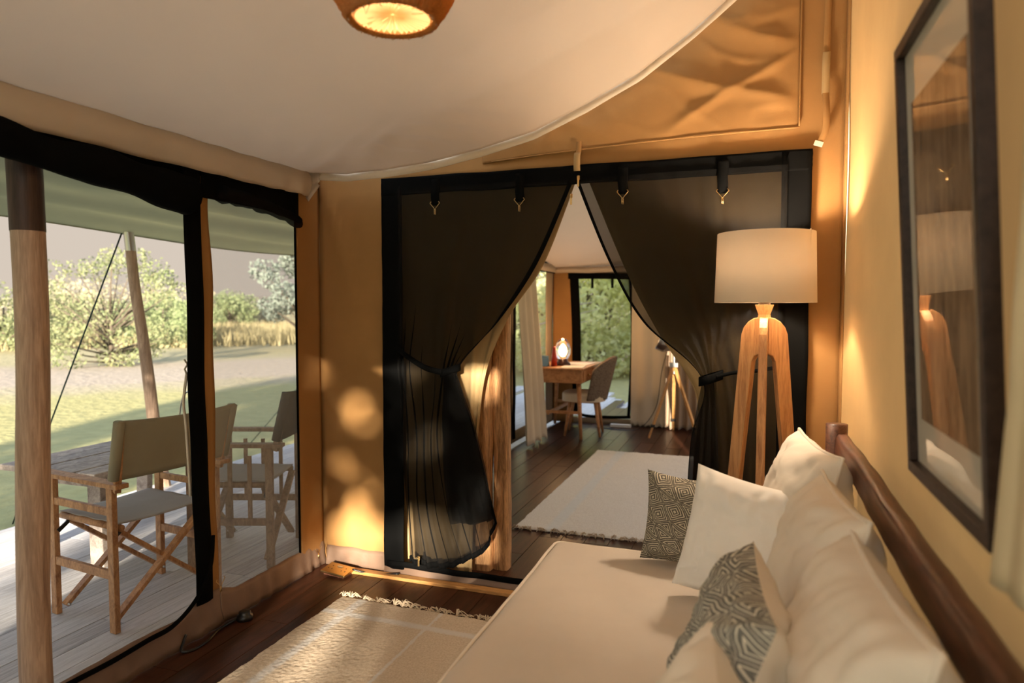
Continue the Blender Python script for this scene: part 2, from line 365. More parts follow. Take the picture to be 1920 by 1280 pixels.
# roof over everything, right and back closings
rf = MB().grid(lambda u, v: (-2.35+2.9*u, -1.8+5.1*v, 2.40+1.15*u+.7*v), 6, 8).build('roof', M['roof'], None, True, .01); tag(rf, 'unseen pale translucent roof above the cream liner, pitched to catch sun', kind='structure')  # unseen roof, made near-white and pitched towards the sun to light the liner
def backw(u, v): return (XL+(XR-XL)*u, -1.55+fold(u*3, v*3, 1), 3.3*v)
bw = MB().grid(backw, 60, 60, skip=lambda u, v: -1.02 < XL+(XR-XL)*u < .02 and .1 < 3.3*v < 2.02).build('wall_back', M['back_canvas'], None, True)  # unseen wall, thin canvas and opening laid out to glow as fill light
tag(bw, 'unseen pale translucent canvas wall with an opening behind the viewpoint, shaped for fill light', kind='structure')

# mesh pane in the left wall
win1 = MB().grid(lambda u, v: (XL-.006+.004*nz(u*3, v*4), 2.325+.605*u, .10+1.86*v), 12, 30).build('window_1', M['mesh_grey'], None, True)
tag(win1, 'tall grey insect mesh pane beside the corner of the room', kind='structure')
MB().grid(lambda u, v: (XL+.004, 2.918+.015*u, .12+1.9*v), 1, 30).build('mesh_edge', M['black_web'], win1, True, .003)
# crumpled roll of fly mesh along pane top
def rolltube(y0, y1, z0, z1, r0, r1, x=XL+.03, n=26, seed=1, droop=0):
    pts = []; rs = []
    for i in range(n+1):
        t = i/n; pts.append((x+.01*nz(t*6, seed), y0+(y1-y0)*t, z0+(z1-z0)*t**2.2+.012*nz(t*9, seed, 2)+droop*math.sin(PI*t))); rs.append((r0+(r1-r0)*t**1.8)*(1+.22*nz(t*12, seed, 5)))
    b = MB(); b.tube(pts, rs, 14); return b
o = rolltube(2.38, 2.93, 1.885, 1.82, .035, .022, seed=3).build('rolled_mesh', M['mesh_black'], win1, True)
o = rolltube(2.38, 2.93, 1.895, 1.835, .028, .016, seed=4).build('rolled_mesh', M['black_web'], win1, True)

# rolled-up door mesh at the open bay with its black binding
rd = empty('rolled_door_screen', (XL, 1.9, 1.9)); tag(rd, 'black door screen rolled up and sagging under the eave of the open bay', 'door screen')
def local(b, o): b.v = [tuple(Vector(p)-o.location) for p in b.v]; return b
local(rolltube(.2, 2.185, 1.945, 1.845, .034, .078, x=XL+.05, n=60, seed=8), rd).build('rolled_fabric', M['black_web'], rd, True)
b = MB()
for (a, c_) in (((XL+.01, 2.285, 1.98), (XL+.01, 2.295, .14)),):
    b.grid(lambda u, v: (XL+.015+.008*math.sin(u*PI), 2.195+.088*u+.012*nz(v*5, 2)+(.02*v*v), 1.98-1.84*v), 4, 40)
local(b, rd).build('black_binding', M['black_web'], rd, True, .006)
b = MB()
lp = [(XL+.03, 2.30, .42), (XL+.05, 2.26, .30), (XL+.06, 2.17, .20), (XL+.05, 2.06, .135), (XL+.03, 1.95, .12), (XL+.03, 1.8, .115), (XL+.03, 1.6, .12), (XL+.03, 1.3, .12)]
b.tube([keys(lp, i/50) for i in range(51)], .011, 6, sy=.4)
local(b, rd).build('loose_binding', M['black_web'], rd, True)
def zipper(parent, loc, rot=0, mirror=1):
    b = MB(); b.box((0, 0, .012), (.012, .008, .018)); b.box((0, -.004, -.012), (.009, .003, .034)); b.tube([(0, -.004, .02), (0, -.012, .012), (0, -.004, .0)], .0025, 5)
    o = b.build('zipper_pull', M['brass'], parent, False, bevel=.001); o.location = loc; o.rotation_euler = (0, 0, rot); return o
z_ = zipper(rd, Vector((XL+.03, 2.215, 1.83))-rd.location, PI/2)

def hook_at(parent, loc, rot=0):
    b = MB(); b.tube([(-.020, 0, .030), (-.026, 0, .022), (-.019, 0, .014), (0, 0, -.008), (.019, 0, .014), (.026, 0, .022), (.020, 0, .030)], .0018, 6)
    b.tube([(-.003, 0, -.006), (-.003, 0, -.032), (.003, 0, -.034), (.003, 0, -.008)], .002, 6)
    o = b.build('hook', M['brass'], parent, True); o.location = loc; o.rotation_euler = (0, 0, rot); return o
h = hook_at(wall_left, (XL+.05, 2.315, .20), PI/2); h2 = hook_at(wall_left, (XL+.05, 3.02, .10), PI/2)
b = MB(); b.tube([(XL+.05, 2.315, .17), (XL+.055, 2.31, .1), (XL+.06, 2.32, .04)], .003, 6); b.build('hook_cord', M['pvc'], wall_left, True)

# cream ceiling liner --------------------------------------------------
EK = [(-2.20, 2.09), (-1.94, 2.062), (-1.72, 2.072), (-1.49, 2.094), (-1.21, 2.138), (-.95, 2.195), (-.705, 2.29), (-.47, 2.402), (-.25, 2.555), (-.08, 2.69), (.2, 2.92), (.62, 3.27)]
def ceil_z(x, y):
    edge = float(np.interp(x, [k[0] for k in EK], [k[1] for k in EK]))
    line = 2.09+1.12*(x+2.17)/2.72
    w = .30+.70*max(0, min(1, (y-1.0)/2.0))**1.7
    d = min(1, (YC-y)/.12); far = max(0, min(1, (y-2.0)/.8))
    e = .010*nz(x*1.5, y*1.2, 5)+d*far*.012*math.sin((x*.8+y*1.0)*30+2*nz(x*3, y*3))*math.exp(-((x+1.75)/.30)**2)+.006*d*nz(x*3-y*2, y*6+x*4, 3)
    # sewn border band along the free end: a crease that runs out into the eave corner, with pulls fanning from it
    sm = .34*max(0.02, math.sin(PI*min(1, max(0, (x+2.17)/2.6))))**.8; yd = YC-y
    if yd < 2*sm:
        e += .045*min(1, sm/.2)*(1-abs(yd-sm)/sm)
        if yd < sm*1.3: e += .007*math.sin((x*1.0+yd*1.3)*34+2*nz(x*3, yd*3))*math.sin(PI*min(1, yd/(sm*1.3)))*math.exp(-((x+1.45)/.45)**2)
    return edge*w+line*(1-w)+e
YC = 3.0
cb = MB().grid(lambda u, v: (XL+.03+(2.75)*u, -1.5+(YC+1.5)*v, ceil_z(XL+.03+2.75*u, -1.5+(YC+1.5)*v)), 130, 260,)
ceiling = cb.build('ceiling', M['cream_ceiling'], None, True, .003); tag(ceiling, 'cream cotton ceiling liner sagging from the eave', kind='structure')
def hem(u, v):
    x = XL+.03+2.75*u; return (x, YC+.004+.006*nz(x*6, v), ceil_z(x, YC)+.003-.040*v)
MB().grid(hem, 90, 2).build('liner_hem', M['cream_hem'], ceiling, True, .003)
def valance(u, v):
    y = -1.5+(YC+1.5)*u; f = .006*math.sin(y*9)+.010*nz(y*7, v*1.5, 2)
    k = min(1, max(0, (y-2.4)/.6))
    f += k*(.014*math.sin(y*46+4*nz(y*5, 1))+.008*nz(y*40, v*2))*v
    return (XL+.03+.025*math.sin(v*PI)+.012*v+f*v, y+k*.0, ceil_z(XL+.03, y)+.01-(.135+.03*k*0)*v)
MB().grid(valance, 240, 8).build('valance', M['valance'], ceiling, True, .003)
MB().grid(lambda u, v: (XL+.035+.07*u+.01*math.sin(v*20), YC+.006-.02*v, ceil_z(XL+.03, YC)+.02-.17*v*(1-.45*u)), 6, 8).build('valance_corner', M['cream_ceiling'], ceiling, True, .003)

# stitched window flap high on the end wall, strap, loops
def flapfn(u, v):
    x = -1.25+(.172+1.25)*u; z = 2.145+.012*(1-u)*0+.92*v
    edge = min(1, min(u, 1-u)*14, min(v, 1-v)*9)
    rd_ = lambda q: 1-abs(2*(q-math.floor(q))-1)
    r1 = (1-abs(nz(x*.9-z*.5, z*3.0+x*1.4, 2))*2.6); r2 = (1-abs(nz(x*1.2, z*4.2-x*1.6, 8))*3.0); r3 = (1-abs(nz(x*3-z, z*7+x*3, 5))*3)
    w = .020*max(0, r1)**2+.014*max(0, r2)**2+.006*max(0, r3)**2
    return (x, YE-.014-edge*(.004+w*1.25), z-.05*(1-u)*(1-u)*(1-v))
MB().grid(lambda u, v: (XL+(XR-XL)*u, YE, 3.38+1.0*v), 4, 2).build('gable_panel', M['back_canvas'], wall_end, True, .004)
MB().grid(lambda u, v: (XR, -1.6+4.74*u, 3.38+1.0*v), 4, 2).build('gable_panel', M['back_canvas'], wr_, True, .004)
wf = MB().grid(flapfn, 110, 80).build('window_flap', M['tan'], wall_end, True, .004); wf['label'] = 'creased stitched canvas flap high on the wall'
b = MB(); pts = [(.172-.0, YE-.022, z) for z in np.linspace(3.05, 2.15, 30)]; b.tube(pts, .0035, 5)
b.tube([(x, YE-.022, 2.147-.05*((.172-x)/1.42)**2) for x in np.linspace(.172, -1.2, 30)], .003, 5); b.build('seam', M['tan'], wall_end, True)
def ribbon(pts, w, name, m, parent, wdir=(1,0,0), t=.003, n=40):
    wd = Vector(wdir)*w/2
    return MB().grid(lambda u, v: keys(pts, v)+wd*(2*u-1), 2, n).build(name, m, parent, True, t)
hs = empty('hanging_strap', (.27, YE-.03, 2.9)); tag(hs, 'tan webbing strap hanging high on the wall next to the room corner', 'strap')
L_ = lambda pts: [tuple(Vector(p)-hs.location) for p in pts]
ribbon(L_([(.275, YE-.018, 3.0), (.273, YE-.02, 2.7), (.270, YE-.022, 2.45), (.268, YE-.03, 2.3), (.272, YE-.05, 2.2), (.270, YE-.05, 2.12), (.250, YE-.045, 2.075)]), .026, 'webbing', M['tan'], hs)
ribbon(L_([(.270, YE-.03, 2.44), (.268, YE-.035, 2.40), (.268, YE-.036, 2.36), (.268, YE-.034, 2.27)]), .030, 'strap_patch', M['flap'], hs)
b = MB(); b.box((.245, YE-.047, 2.068), (.034, .006, .020), Matrix.Rotation(.35, 3, 'Y')); local(b, hs).build('strap_tip', M['cream_hem'], hs)

# black border of the doorway: header, sides, straps with hooks
def band(x0, x1, z0, z1, y, name, m=M['black_web'], n=30, nvv=8, fr=.006):
    return MB().grid(lambda u, v: (x0+(x1-x0)*u+fr*nz(v*6, x0), y+.005*nz(u*(x1-x0)*8, v*(z1-z0)*8, x0), z0+(z1-z0)*v+fr*nz(u*(x1-x0)*4, z0)), n, nvv).build(name, m, wall_end, True, .004)
band(-1.80, .225, 1.965, 2.052, YE-.035, 'door_border', n=60)
band(-1.80, -1.685, .03, 2.03, YE-.036, 'door_border', n=6, nvv=40)
band(.105, .222, .03, 2.045, YE-.036, 'door_border', n=6, nvv=40)
band(-1.78, .2, .045, .075, YE-.042, 'door_border', n=60, nvv=2)
for x, zb in ((-1.486, 1.90), (-1.046, 1.895), (-.557, 1.905), (-.128, 1.885)):
    st = MB().grid(lambda u, v: (x-.022+.044*u+.004*nz(v*3, x), YE-.050-.010*math.sin(v*PI)*v, 2.03+(zb-2.03)*v), 2, 10).build('toggle_strap', M['black_web'], wall_end, True, .004)
    hook_at(st, (x, YE-.062, zb-.012))
tl = empty('toggle_loop', (-.767, YE-.05, 2.06)); tl.parent = wall_end
ribbon([(-.0, .0, .045), (0, -.012, .03), (0, -.016, -.01), (.0, -.012, -.04)], .030, 'loop_band', M['flap'], tl)
ribbon([(-.0, .02, .10), (0, .018, .06), (0, .0, .03)], .024, 'loop_band', M['tan'], tl)

# ---------------------------------------------------------------- curtains
def drape(rails, y0, nu=70, nv=90, nf=9, tie=.5, amp_top=.004, amp_tie=.026, amp_bot=.024, seed=0, ybulge=0.0, fw=1.0):
    """rails: list of polylines (x,z) with equal knot count, left to right"""
    def fn(u, v):
        pr = [keys([(p[0], 0, p[1]) for p in r], v) for r in rails]
        x = keys([tuple(p) for p in pr], u)
        d = abs(v-tie)
        if v < tie: a = amp_top+(amp_tie-amp_top)*(v/tie)**2.2
        else: a = amp_tie+(amp_bot-amp_tie)*((v-tie)/(1-tie))
        ph = 2*PI*nf*(u**fw)+seed+3.2*nz(u*3.5, v*1.6, seed)
        y = y0-a*(math.sin(ph)*.75+.4*math.sin(2.3*ph+1))-ybulge*math.exp(-(d/.06)**2)
        return (x.x, y+.006*nz(x.x*3, v*5, seed+3), x.z)
    return MB().grid(fn, nu, nv), fn
def edge_tube(fn, u, r, m, parent, name, n=90, v0=0, v1=1, yo=-.004):
    b = MB(); b.tube([Vector(fn(u, v0+(v1-v0)*i/n))+Vector((0, yo, 0)) for i in range(n+1)], r, 6); return b.build(name, m, parent, True)
def edge_band(fn, u0, u1, m, parent, name, n=90, yo=-.003, v0=0, v1=1):
    return MB().grid(lambda u, v: Vector(fn(u0+(u1-u0)*u, v0+(v1-v0)*v))+Vector((0, yo, 0)), 4, n).build(name, m, parent, True, .002)
YM = 3.085
Lr = [[(-1.70,1.99),(-1.695,1.72),(-1.69,1.42),(-1.685,1.09),(-1.675,.75),(-1.66,.42),(-1.64,.09)],
      [(-1.55,1.99),(-1.56,1.72),(-1.59,1.42),(-1.62,1.10),(-1.60,.75),(-1.60,.40),(-1.55,.075)],
      [(-1.36,1.99),(-1.39,1.75),(-1.44,1.42),(-1.47,1.095),(-1.52,.75),(-1.50,.38),(-1.42,.085)],
      [(-1.16,1.99),(-1.22,1.76),(-1.33,1.40),(-1.42,1.088),(-1.46,.77),(-1.40,.42),(-1.31,.14)],
      [(-.96,1.985),(-1.09,1.72),(-1.25,1.35),(-1.395,1.08),(-1.38,.80),(-1.28,.48),(-1.22,.20)],
      [(-.785,1.98),(-.96,1.60),(-1.15,1.33),(-1.37,1.075),(-1.30,.83),(-1.225,.56),(-1.165,.34)]]
lc = empty('mesh_door_curtain', (-1.4, YM, .05)); tag(lc, 'black sheer mesh door panel left of the opening, tied back to the left', 'curtain')
g, fnL = drape(Lr, YM, nf=9, seed=2, ybulge=.02); local(g, lc).build('mesh_panel', M['mesh_black'], lc, True)
fnl = lambda u, v: Vector(fnL(u, v))-lc.location
edge_band(fnl, .965, 1.0, M['black_web'], lc, 'edge_binding')
b = MB().grid(lambda u, v: Vector(fnl(u, .975+.025*v))+Vector((0, -.003, 0)), 70, 2).build('hem_binding', M['black_web'], lc, True, .002)
# inner fold of the same panel that swings out below the tie
Li = [[(-1.43,1.08),(-1.44,.8),(-1.43,.55),(-1.40,.33)],[(-1.41,1.08),(-1.39,.82),(-1.36,.55),(-1.32,.33)],[(-1.385,1.08),(-1.32,.85),(-1.27,.60),(-1.22,.35)],[(-1.365,1.075),(-1.29,.86),(-1.225,.62),(-1.17,.37)]]
g, fi = drape(Li, YM-.035, 30, 50, nf=2.5, tie=0, amp_tie=.012, amp_bot=.02, seed=6)
local(g, lc).build('inner_fold', M['mesh_black'], lc, True)
g, fi = drape(Li, YM-.02, 30, 50, nf=2.0, tie=0, amp_tie=.012, amp_bot=.02, seed=9)
local(g, lc).build('inner_fold', M['mesh_black'], lc, True)
def tieband(c, r, w, parent, name='tieback'):
    b = MB(); pts = []
    b.grid(lambda u, v: (c[0]+r[0]*math.cos(2*PI*u), c[1]+r[1]*math.sin(2*PI*u), c[2]+w*(v-.5)+.35*r[0]*math.cos(2*PI*u)), 24, 2)
    return local(b, parent).build(name, M['black_web'], parent, True, .003)
tieband((-1.405, YM-.01, 1.085), (.052, .04), .035, lc)
ribbon([tuple(Vector(p)-lc.location) for p in ((-1.69, YM-.03, 1.19), (-1.62, YM-.045, 1.15), (-1.52, YM-.055, 1.10), (-1.43, YM-.055, 1.08))], .03, 'tieback_strap', M['black_web'], lc, (0, 0, 1))
zipper(lc, Vector((-.79, YM-.02, 1.895))-lc.location); zipper(lc, Vector((-1.575, YM-.03, .115))-lc.location)

Rr = [[(-.775,1.98),(-.62,1.61),(-.46,1.33),(-.20,1.085),(-.245,.82),(-.262,.5),(-.27,.10)],
      [(-.60,1.985),(-.50,1.65),(-.35,1.36),(-.185,1.09),(-.215,.82),(-.225,.5),(-.22,.08)],
      [(-.40,1.99),(-.33,1.70),(-.23,1.40),(-.165,1.092),(-.18,.82),(-.18,.5),(-.16,.08)],
      [(-.22,1.99),(-.18,1.72),(-.12,1.42),(-.145,1.095),(-.14,.82),(-.13,.5),(-.10,.08)],
      [(-.05,1.99),(-.03,1.72),(-.01,1.42),(-.11,1.10),(-.08,.82),(-.06,.5),(-.03,.08)],
      [(.13,1.99),(.13,1.72),(.13,1.42),(.13,1.12),(.13,.82),(.13,.5),(.13,.08)]]
rc = empty('mesh_door_curtain', (-.2, YM, .05)); tag(rc, 'black sheer mesh door panel right of the opening, tied back behind the floor lamp', 'curtain')
g, fnR = drape(Rr, YM, nf=9, seed=5, ybulge=.02); local(g, rc).build('mesh_panel', M['mesh_black'], rc, True)
fnr = lambda u, v: Vector(fnR(u, v))-rc.location
edge_band(fnr, 0.0, .03, M['black_web'], rc, 'edge_binding')
g, fi = drape([[(-.20,1.08),(-.245,.8),(-.26,.5),(-.27,.1)],[(-.175,1.08),(-.19,.8),(-.2,.5),(-.2,.1)],[(-.15,1.08),(-.13,.8),(-.12,.5),(-.12,.1)]], YM-.03, 40, 50, nf=4, tie=0, amp_tie=.01, amp_bot=.014, seed=4)
local(g, rc).build('inner_fold', M['mesh_black'], rc, True)
tieband((-.165, YM-.01, 1.09), (.05, .04), .04, rc)
ribbon([tuple(Vector(p)-rc.location) for p in ((-.14, YM-.05, 1.10), (-.07, YM-.045, 1.12), (.02, YM-.035, 1.13), (.12, YM-.02, 1.15))], .016, 'tieback_strap', M['black_web'], rc, (0, 0, 1))
zipper(rc, Vector((-.757, YM-.02, 1.975))-rc.location)

# canvas door panels behind the mesh
YP = 3.19
Lc = [[(-1.80,2.06),(-1.80,1.7),(-1.80,1.4),(-1.80,1.1),(-1.80,.7),(-1.80,.4),(-1.80,.02)],
      [(-1.45,2.06),(-1.5,1.7),(-1.52,1.4),(-1.52,1.1),(-1.50,.8),(-1.52,.4),(-1.52,.02)],
      [(-1.1,2.06),(-1.25,1.7),(-1.35,1.4),(-1.36,1.1),(-1.36,.8),(-1.38,.4),(-1.40,.02)],
      [(-.775,2.06),(-.95,1.62),(-1.13,1.36),(-1.255,1.08),(-1.305,.74),(-1.33,.4),(-1.34,.02)]]
lcc = empty('canvas_door_flap', (-1.5, YP, 0)); tag(lcc, 'tan canvas door flap drawn aside behind the left mesh curtain', 'door flap')
g, f_ = drape(Lc, YP, nf=3, seed=1, amp_top=.005, amp_tie=.012, amp_bot=.012); local(g, lcc).build('canvas_panel', M['flap'], lcc, True, .004)
Rc_ = [[(-.765,2.06),(-.56,1.57),(-.40,1.27),(-.235,1.0),(-.24,.7),(-.25,.4),(-.25,.02)],
       [(-.4,2.06),(-.30,1.57),(-.20,1.27),(-.12,1.0),(-.10,.7),(-.1,.4),(-.1,.02)],
       [(-.1,2.06),(-.05,1.57),(-.0,1.27),(.03,1.0),(.03,.7),(.03,.4),(.03,.02)],
       [(.23,2.06),(.23,1.57),(.23,1.27),(.23,1.0),(.23,.7),(.23,.4),(.23,.02)]]
rcc = empty('canvas_door_flap', (0, YP, 0)); tag(rcc, 'tan canvas door flap drawn aside behind the right mesh curtain', 'door flap')
g, f_ = drape(Rc_, YP, nf=3, seed=3, amp_top=.005, amp_tie=.014, amp_bot=.01); local(g, rcc).build('canvas_panel', M['flap'], rcc, True, .004)

# rustic door posts behind the left curtain
def post(name, x, y, w, d, z1, seed, label, m=M['trunk']):
    def fn(u, v):
        a = 2*PI*u; z = z1*v; c_, s_ = math.cos(a), math.sin(a)
        k = 1/ (abs(c_)**5+abs(s_)**5)**.2
        r = k*(1+.10*nz(c_*1.5, s_*1.5, z*2.2+seed)+.05*nz(c_*4, s_*4, z*7+seed))
        return (c_*w/2*r+.012*nz(z*1.6, seed), s_*d/2*r, z)
    b = MB().grid(fn, 24, 60); b.f.append(tuple(60*25+i for i in range(24)))
    o = b.build(name, m, None, True); o.location = (x, y, 0); return tag(o, label, 'post')
post('timber_post', -1.245, 3.385, .085, .08, 2.15, 3, 'rough sunlit timber door post next to the opening')
post('timber_post', -1.355, 3.345, .13, .09, 2.15, 9, 'thicker rough timber post half behind the black mesh curtain')

# ---------------------------------------------------------------- FAR ROOM
def wfar(u, v):
    x = -2.3+3.6*u; z = 2.6*v; return (x, YF+fold(x, z, 1.2), z)
FX0, FX1, FZ0, FZ1 = -2.05, -1.32, .07, 1.80
wall_far = MB().grid(wfar, 120, 80, skip=lambda u, v: FX0 < -2.3+3.6*u < FX1 and FZ0 < 2.6*v < FZ1).build('wall_far', M['tan_room'], None, True, .006); tag(wall_far, 'pale tan canvas wall at the far end of the second room', kind='structure')
wo_ = MB().grid(lambda u, v: (-2.29+.26*u, YF-.02+.01*math.sin(v*9+u*4), .0+2.0*v), 10, 30).build('canvas_strip', M['tan'], wall_far, True, .004)
def wl2(u, v): return (-2.30+fold(u*5, v*2.3)*1.0, YE+.1+(YF-YE-.1)*u, 2.4*v)
wall_left2 = MB().grid(wl2, 98, 60, skip=lambda u, v: (1.05 > u > -.1) and ((3.45 < YE+.1+(YF-YE-.1)*u < 6.15) or (6.6 < YE+.1+(YF-YE-.1)*u < 7.75)) and .12 < 2.4*v < 1.85).build('wall_left_far', M['tan_room'], None, True, .006)
tag(wall_left2, 'canvas side wall of the second room with tall openings', kind='structure')
w2 = MB().grid(lambda u, v: (-2.30, 6.6+1.15*u, .12+1.73*v), 6, 10).build('window_2', M['mesh_grey']); tag(w2, 'mesh pane in the second room above the desk', kind='structure')
for y in (6.2, 6.52): MB().grid(lambda u, v: (-2.27+.01*nz(v*8, y), y-.03+.08*u, .05+1.85*v), 2, 30).build('black_binding', M['black_web'], wall_left2, True, .004)
MB().grid(lambda u, v: (-2.26, 3.3+4.7*u, 1.80+.12*v), 20, 2).build('black_header', M['black_web'], wall_left2, True, .004)
wr2 = MB().grid(lambda u, v: (1.15, 3.2+4.9*u, 2.6*v), 20, 20, skip=lambda u, v: .12 < u < .9 and .05 < v < .72).build('wall_right_far', M['tan_room']); tag(wr2, 'canvas side wall of the second room, hidden to the right', kind='structure')
wr3 = MB().grid(lambda u, v: (XR+.8*u, 3.25, 2.6*v), 4, 4).build('wall_near_far', M['tan_room']); tag(wr3, 'canvas wall closing the second room towards the sofa', kind='structure')
def c2(x, y):
    t = max(0, min(1, (YF-y)/2.6)); s = max(0, min(1, (x+2.3)/1.3))
    return 1.86+.75*math.sin(t*PI/2)**.9*(.25+.75*s)+.22*s*math.sin(PI*min(1, t))
ce2 = MB().grid(lambda u, v: (-2.28+3.4*u, 3.25+(YF-3.3)*v, c2(-2.28+3.4*u, 3.25+(YF-3.3)*v)+.012*nz(u*8, v*9)), 60, 60).build('ceiling', M['cream_ceiling'], None, True, .003); tag(ce2, 'cream ceiling liner of the second room', kind='structure')
MB().grid(lambda u, v: (-2.25+3.3*u, YF-.07-.03*math.sin(v*PI)+.008*math.sin(u*50)*v, 1.875-.07*v+.008*nz(u*12, 1)), 90, 3).build('valance', M['cream_ceiling'], ce2, True, .003)
MB().grid(lambda u, v: (-2.24, 3.3+4.7*u, 1.90-.09*v+.008*nz(u*12, 1)), 60, 2).build('valance', M['cream_ceiling'], ce2, True, .003)
rf2 = MB().grid(lambda u, v: (-2.6+4.0*u, 3.1+5.3*v, 3.0+.5*math.sin(PI*u)+.9*v), 8, 8).build('roof', M['roof'], None, True, .01); tag(rf2, 'unseen pale translucent roof of the second room, pitched to catch sun', kind='structure')  # unseen, slope and thin canvas chosen to pass sunlight into this room
# far door screen: black frame
w3 = MB().grid(lambda u, v: (FX0+(FX1-FX0)*u, YF-.0, FZ0+(FZ1-FZ0)*v), 2, 2).build('window_3', screen('far_fine_mesh', (.3, .3, .27, 1), .10)); tag(w3, 'tall far window screen opening onto dense greenery', kind='structure')
def fband(pts, w, wd, name='screen_border'): return ribbon(pts, w, name, M['black_web'], w3, wd, .006, 30)
fband([(-2.03, YF-.03, 1.8), (-2.00, YF-.03, 1.2), (-1.99, YF-.03, .6), (-1.98, YF-.03, .1)], .11, (1,0,0))
fband([(-1.36, YF-.03, 1.8), (-1.325, YF-.03, 1.2), (-1.335, YF-.03, .6), (-1.36, YF-.03, .1)], .035, (1,0,0))
fband([(-2.1, YF-.035, 1.77), (-1.7, YF-.035, 1.765), (-1.3, YF-.035, 1.75)], .07, (0,0,1))
fband([(-2.0, YF-.035, .13), (-1.88, YF-.035, .09), (-1.6, YF-.035, .085), (-1.33, YF-.035, .10)], .035, (0,0,1))
for x in (-1.80, -1.56): fband([(x, YF-.045, 1.76), (x, YF-.05, 1.68), (x, YF-.045, 1.62)], .03, (1,0,0), 'toggle_strap')
# curtains of the far room
def curtain(name, x0, x1, y0, y1, z0, z1, nf, amp, m, label, flare=0, bulge=None):
    dx, dy = x1-x0, y1-y0; L = math.hypot(dx, dy); nx_, ny_ = -dy/L, dx/L
    def fn(u, v):
        k = amp*math.sin(2*PI*nf*u+.8*nz(v*2, u*3))*(.5+.5*v)
        w = 1+flare*v; b_ = bulge(v) if bulge else 0
        return (x0+dx*(.5+(u-.5)*w)+nx_*k+b_, y0+dy*(.5+(u-.5)*w)+ny_*k, z1+(z0-z1)*v+.012*math.sin(u*40)*v)
    o = MB().grid(fn, 70, 40).build(name, m, None, True, .003); return tag(o, label, 'curtain')
curtain('curtain', -2.16, -2.14, 6.35, 6.86, .03, 1.86, 3, .03, M['cream_curtain'], 'long cream curtain hanging beside the desk in the second room', .1, lambda v: .12*math.sin(v*PI)*v*0+.12*v-.02)
curtain('curtain', -1.32, -.92, YF-.09, YF-.12, .02, 1.86, 2, .012, M['cream_curtain'], 'pale cream curtain right of the far window', .02)
curtain('curtain', -.92, -.35, YF-.16, YF-.25, .02, 1.86, 6, .03, M['brown_curtain'], 'taupe curtain hanging behind the tripod searchlight')
# ---------------------------------------------------------------- DESK
desk = empty('desk', (-1.95, 7.42, 0)); tag(desk, 'light oak writing desk with splayed legs in the second room', 'desk')
b = MB(); b.box((0, 0, .745), (.60, 1.0, .02)); b.build('desk_top', M['deskwood'], desk, bevel=.004)
b = MB(); b.box((0, 0, .665), (.56, .94, .14)); b.build('desk_body', M['deskwood'], desk, bevel=.004)
for sx in (-1, 1):
    for sy in (-1, 1):
        b = MB(); b.tube([(sx*.23, sy*.40, .60), (sx*.27, sy*.45, 0)], [.026, .016], 10); b.build('leg', M['deskwood'], desk, True)
for sy in (-1, 1): b = MB(); b.bar((-.25, sy*.425, .28), (.25, sy*.425, .28), .022, .03); b.build('stretcher', M['deskwood'], desk)
b = MB(); b.bar((-.1, -.425, .26), (-.1, .425, .26), .03, .03); b.build('stretcher', M['deskwood'], desk)
b = MB(); b.box((.285, -.22, .665), (.012, .40, .11)); dr = b.build('drawer', M['deskwood'], desk, bevel=.003)
b = MB(); b.tube([(.292, -.22, .665), (.312, -.22, .665)], .012, 10); b.build('knob', M['brass'], dr, True)
b = MB(); b.box((.285, .22, .665), (.012, .40, .11)); b.build('drawer', M['deskwood'], desk, bevel=.003)
# things on the desk
t = empty('table_lamp', (-1.97, 7.30, .756)); tag(t, 'small desk lamp with a glowing bulb under a clear glass dome', 'lamp')
MB().lathe([(.0, 0), (.085, 0), (.085, .02), (.055, .045), (.05, .075), (.0, .078)], n=24).build('lamp_base', M['darkred'], t, True)
MB().lathe([(.058, .07), (.085, .12), (.088, .18), (.07, .24), (.05, .27), (.03, .29), (.0, .30)], n=28).build('glass_dome', M['glass'], t, True)
MB().lathe([(.0, .10), (.02, .11), (.034, .15), (.028, .19), (.01, .225), (0, .23)], n=20).build('bulb', glow('desk_bulb', (1, .58, .22, 1), 5), t, True)
pl = bpy.data.lights.new('desk_lamp_light', 'POINT'); pl.energy = 5; pl.color = (1, .55, .24); pl.shadow_soft_size = .04
po = bpy.data.objects.new('bulb_light', pl); C.objects.link(po); po.parent = t; po.location = (.0, 0, .36)
b = MB().lathe([(0, 0), (.034, 0), (.030, .10), (.020, .16), (.018, .21), (.0, .215)], n=20); o = b.build('bottle', M['red'], None, True); o.location = (-2.03, 7.16, .756); tag(o, 'slim red bottle standing left of the desk lamp', 'bottle')
b = MB(); b.box((0, 0, .055), (.10, .006, .12), Matrix.Rotation(-.35, 3, 'X')); b.box((0, .03, .05), (.10, .004, .12), Matrix.Rotation(.35, 3, 'X')); o = b.build('tent_card', M['blue_card']); o.location = (-2.13, 7.10, .756); tag(o, 'pale blue folded card standing on the desk', 'card')
for i, (x, y, w, d, rz, lab) in enumerate(((-1.80, 7.10, .24, .30, .1, 'flat white paper sheet lying at the front of the desk'), (-1.84, 7.5, .3, .4, -.1, 'large white sheet at the back of the desk'))):
    o = MB().box((0, 0, .003), (w, d, .005)).build('paper_sheet', M['paper']); o.location = (x, y, .756); o.rotation_euler = (0, 0, rz); tag(o, lab, 'paper')
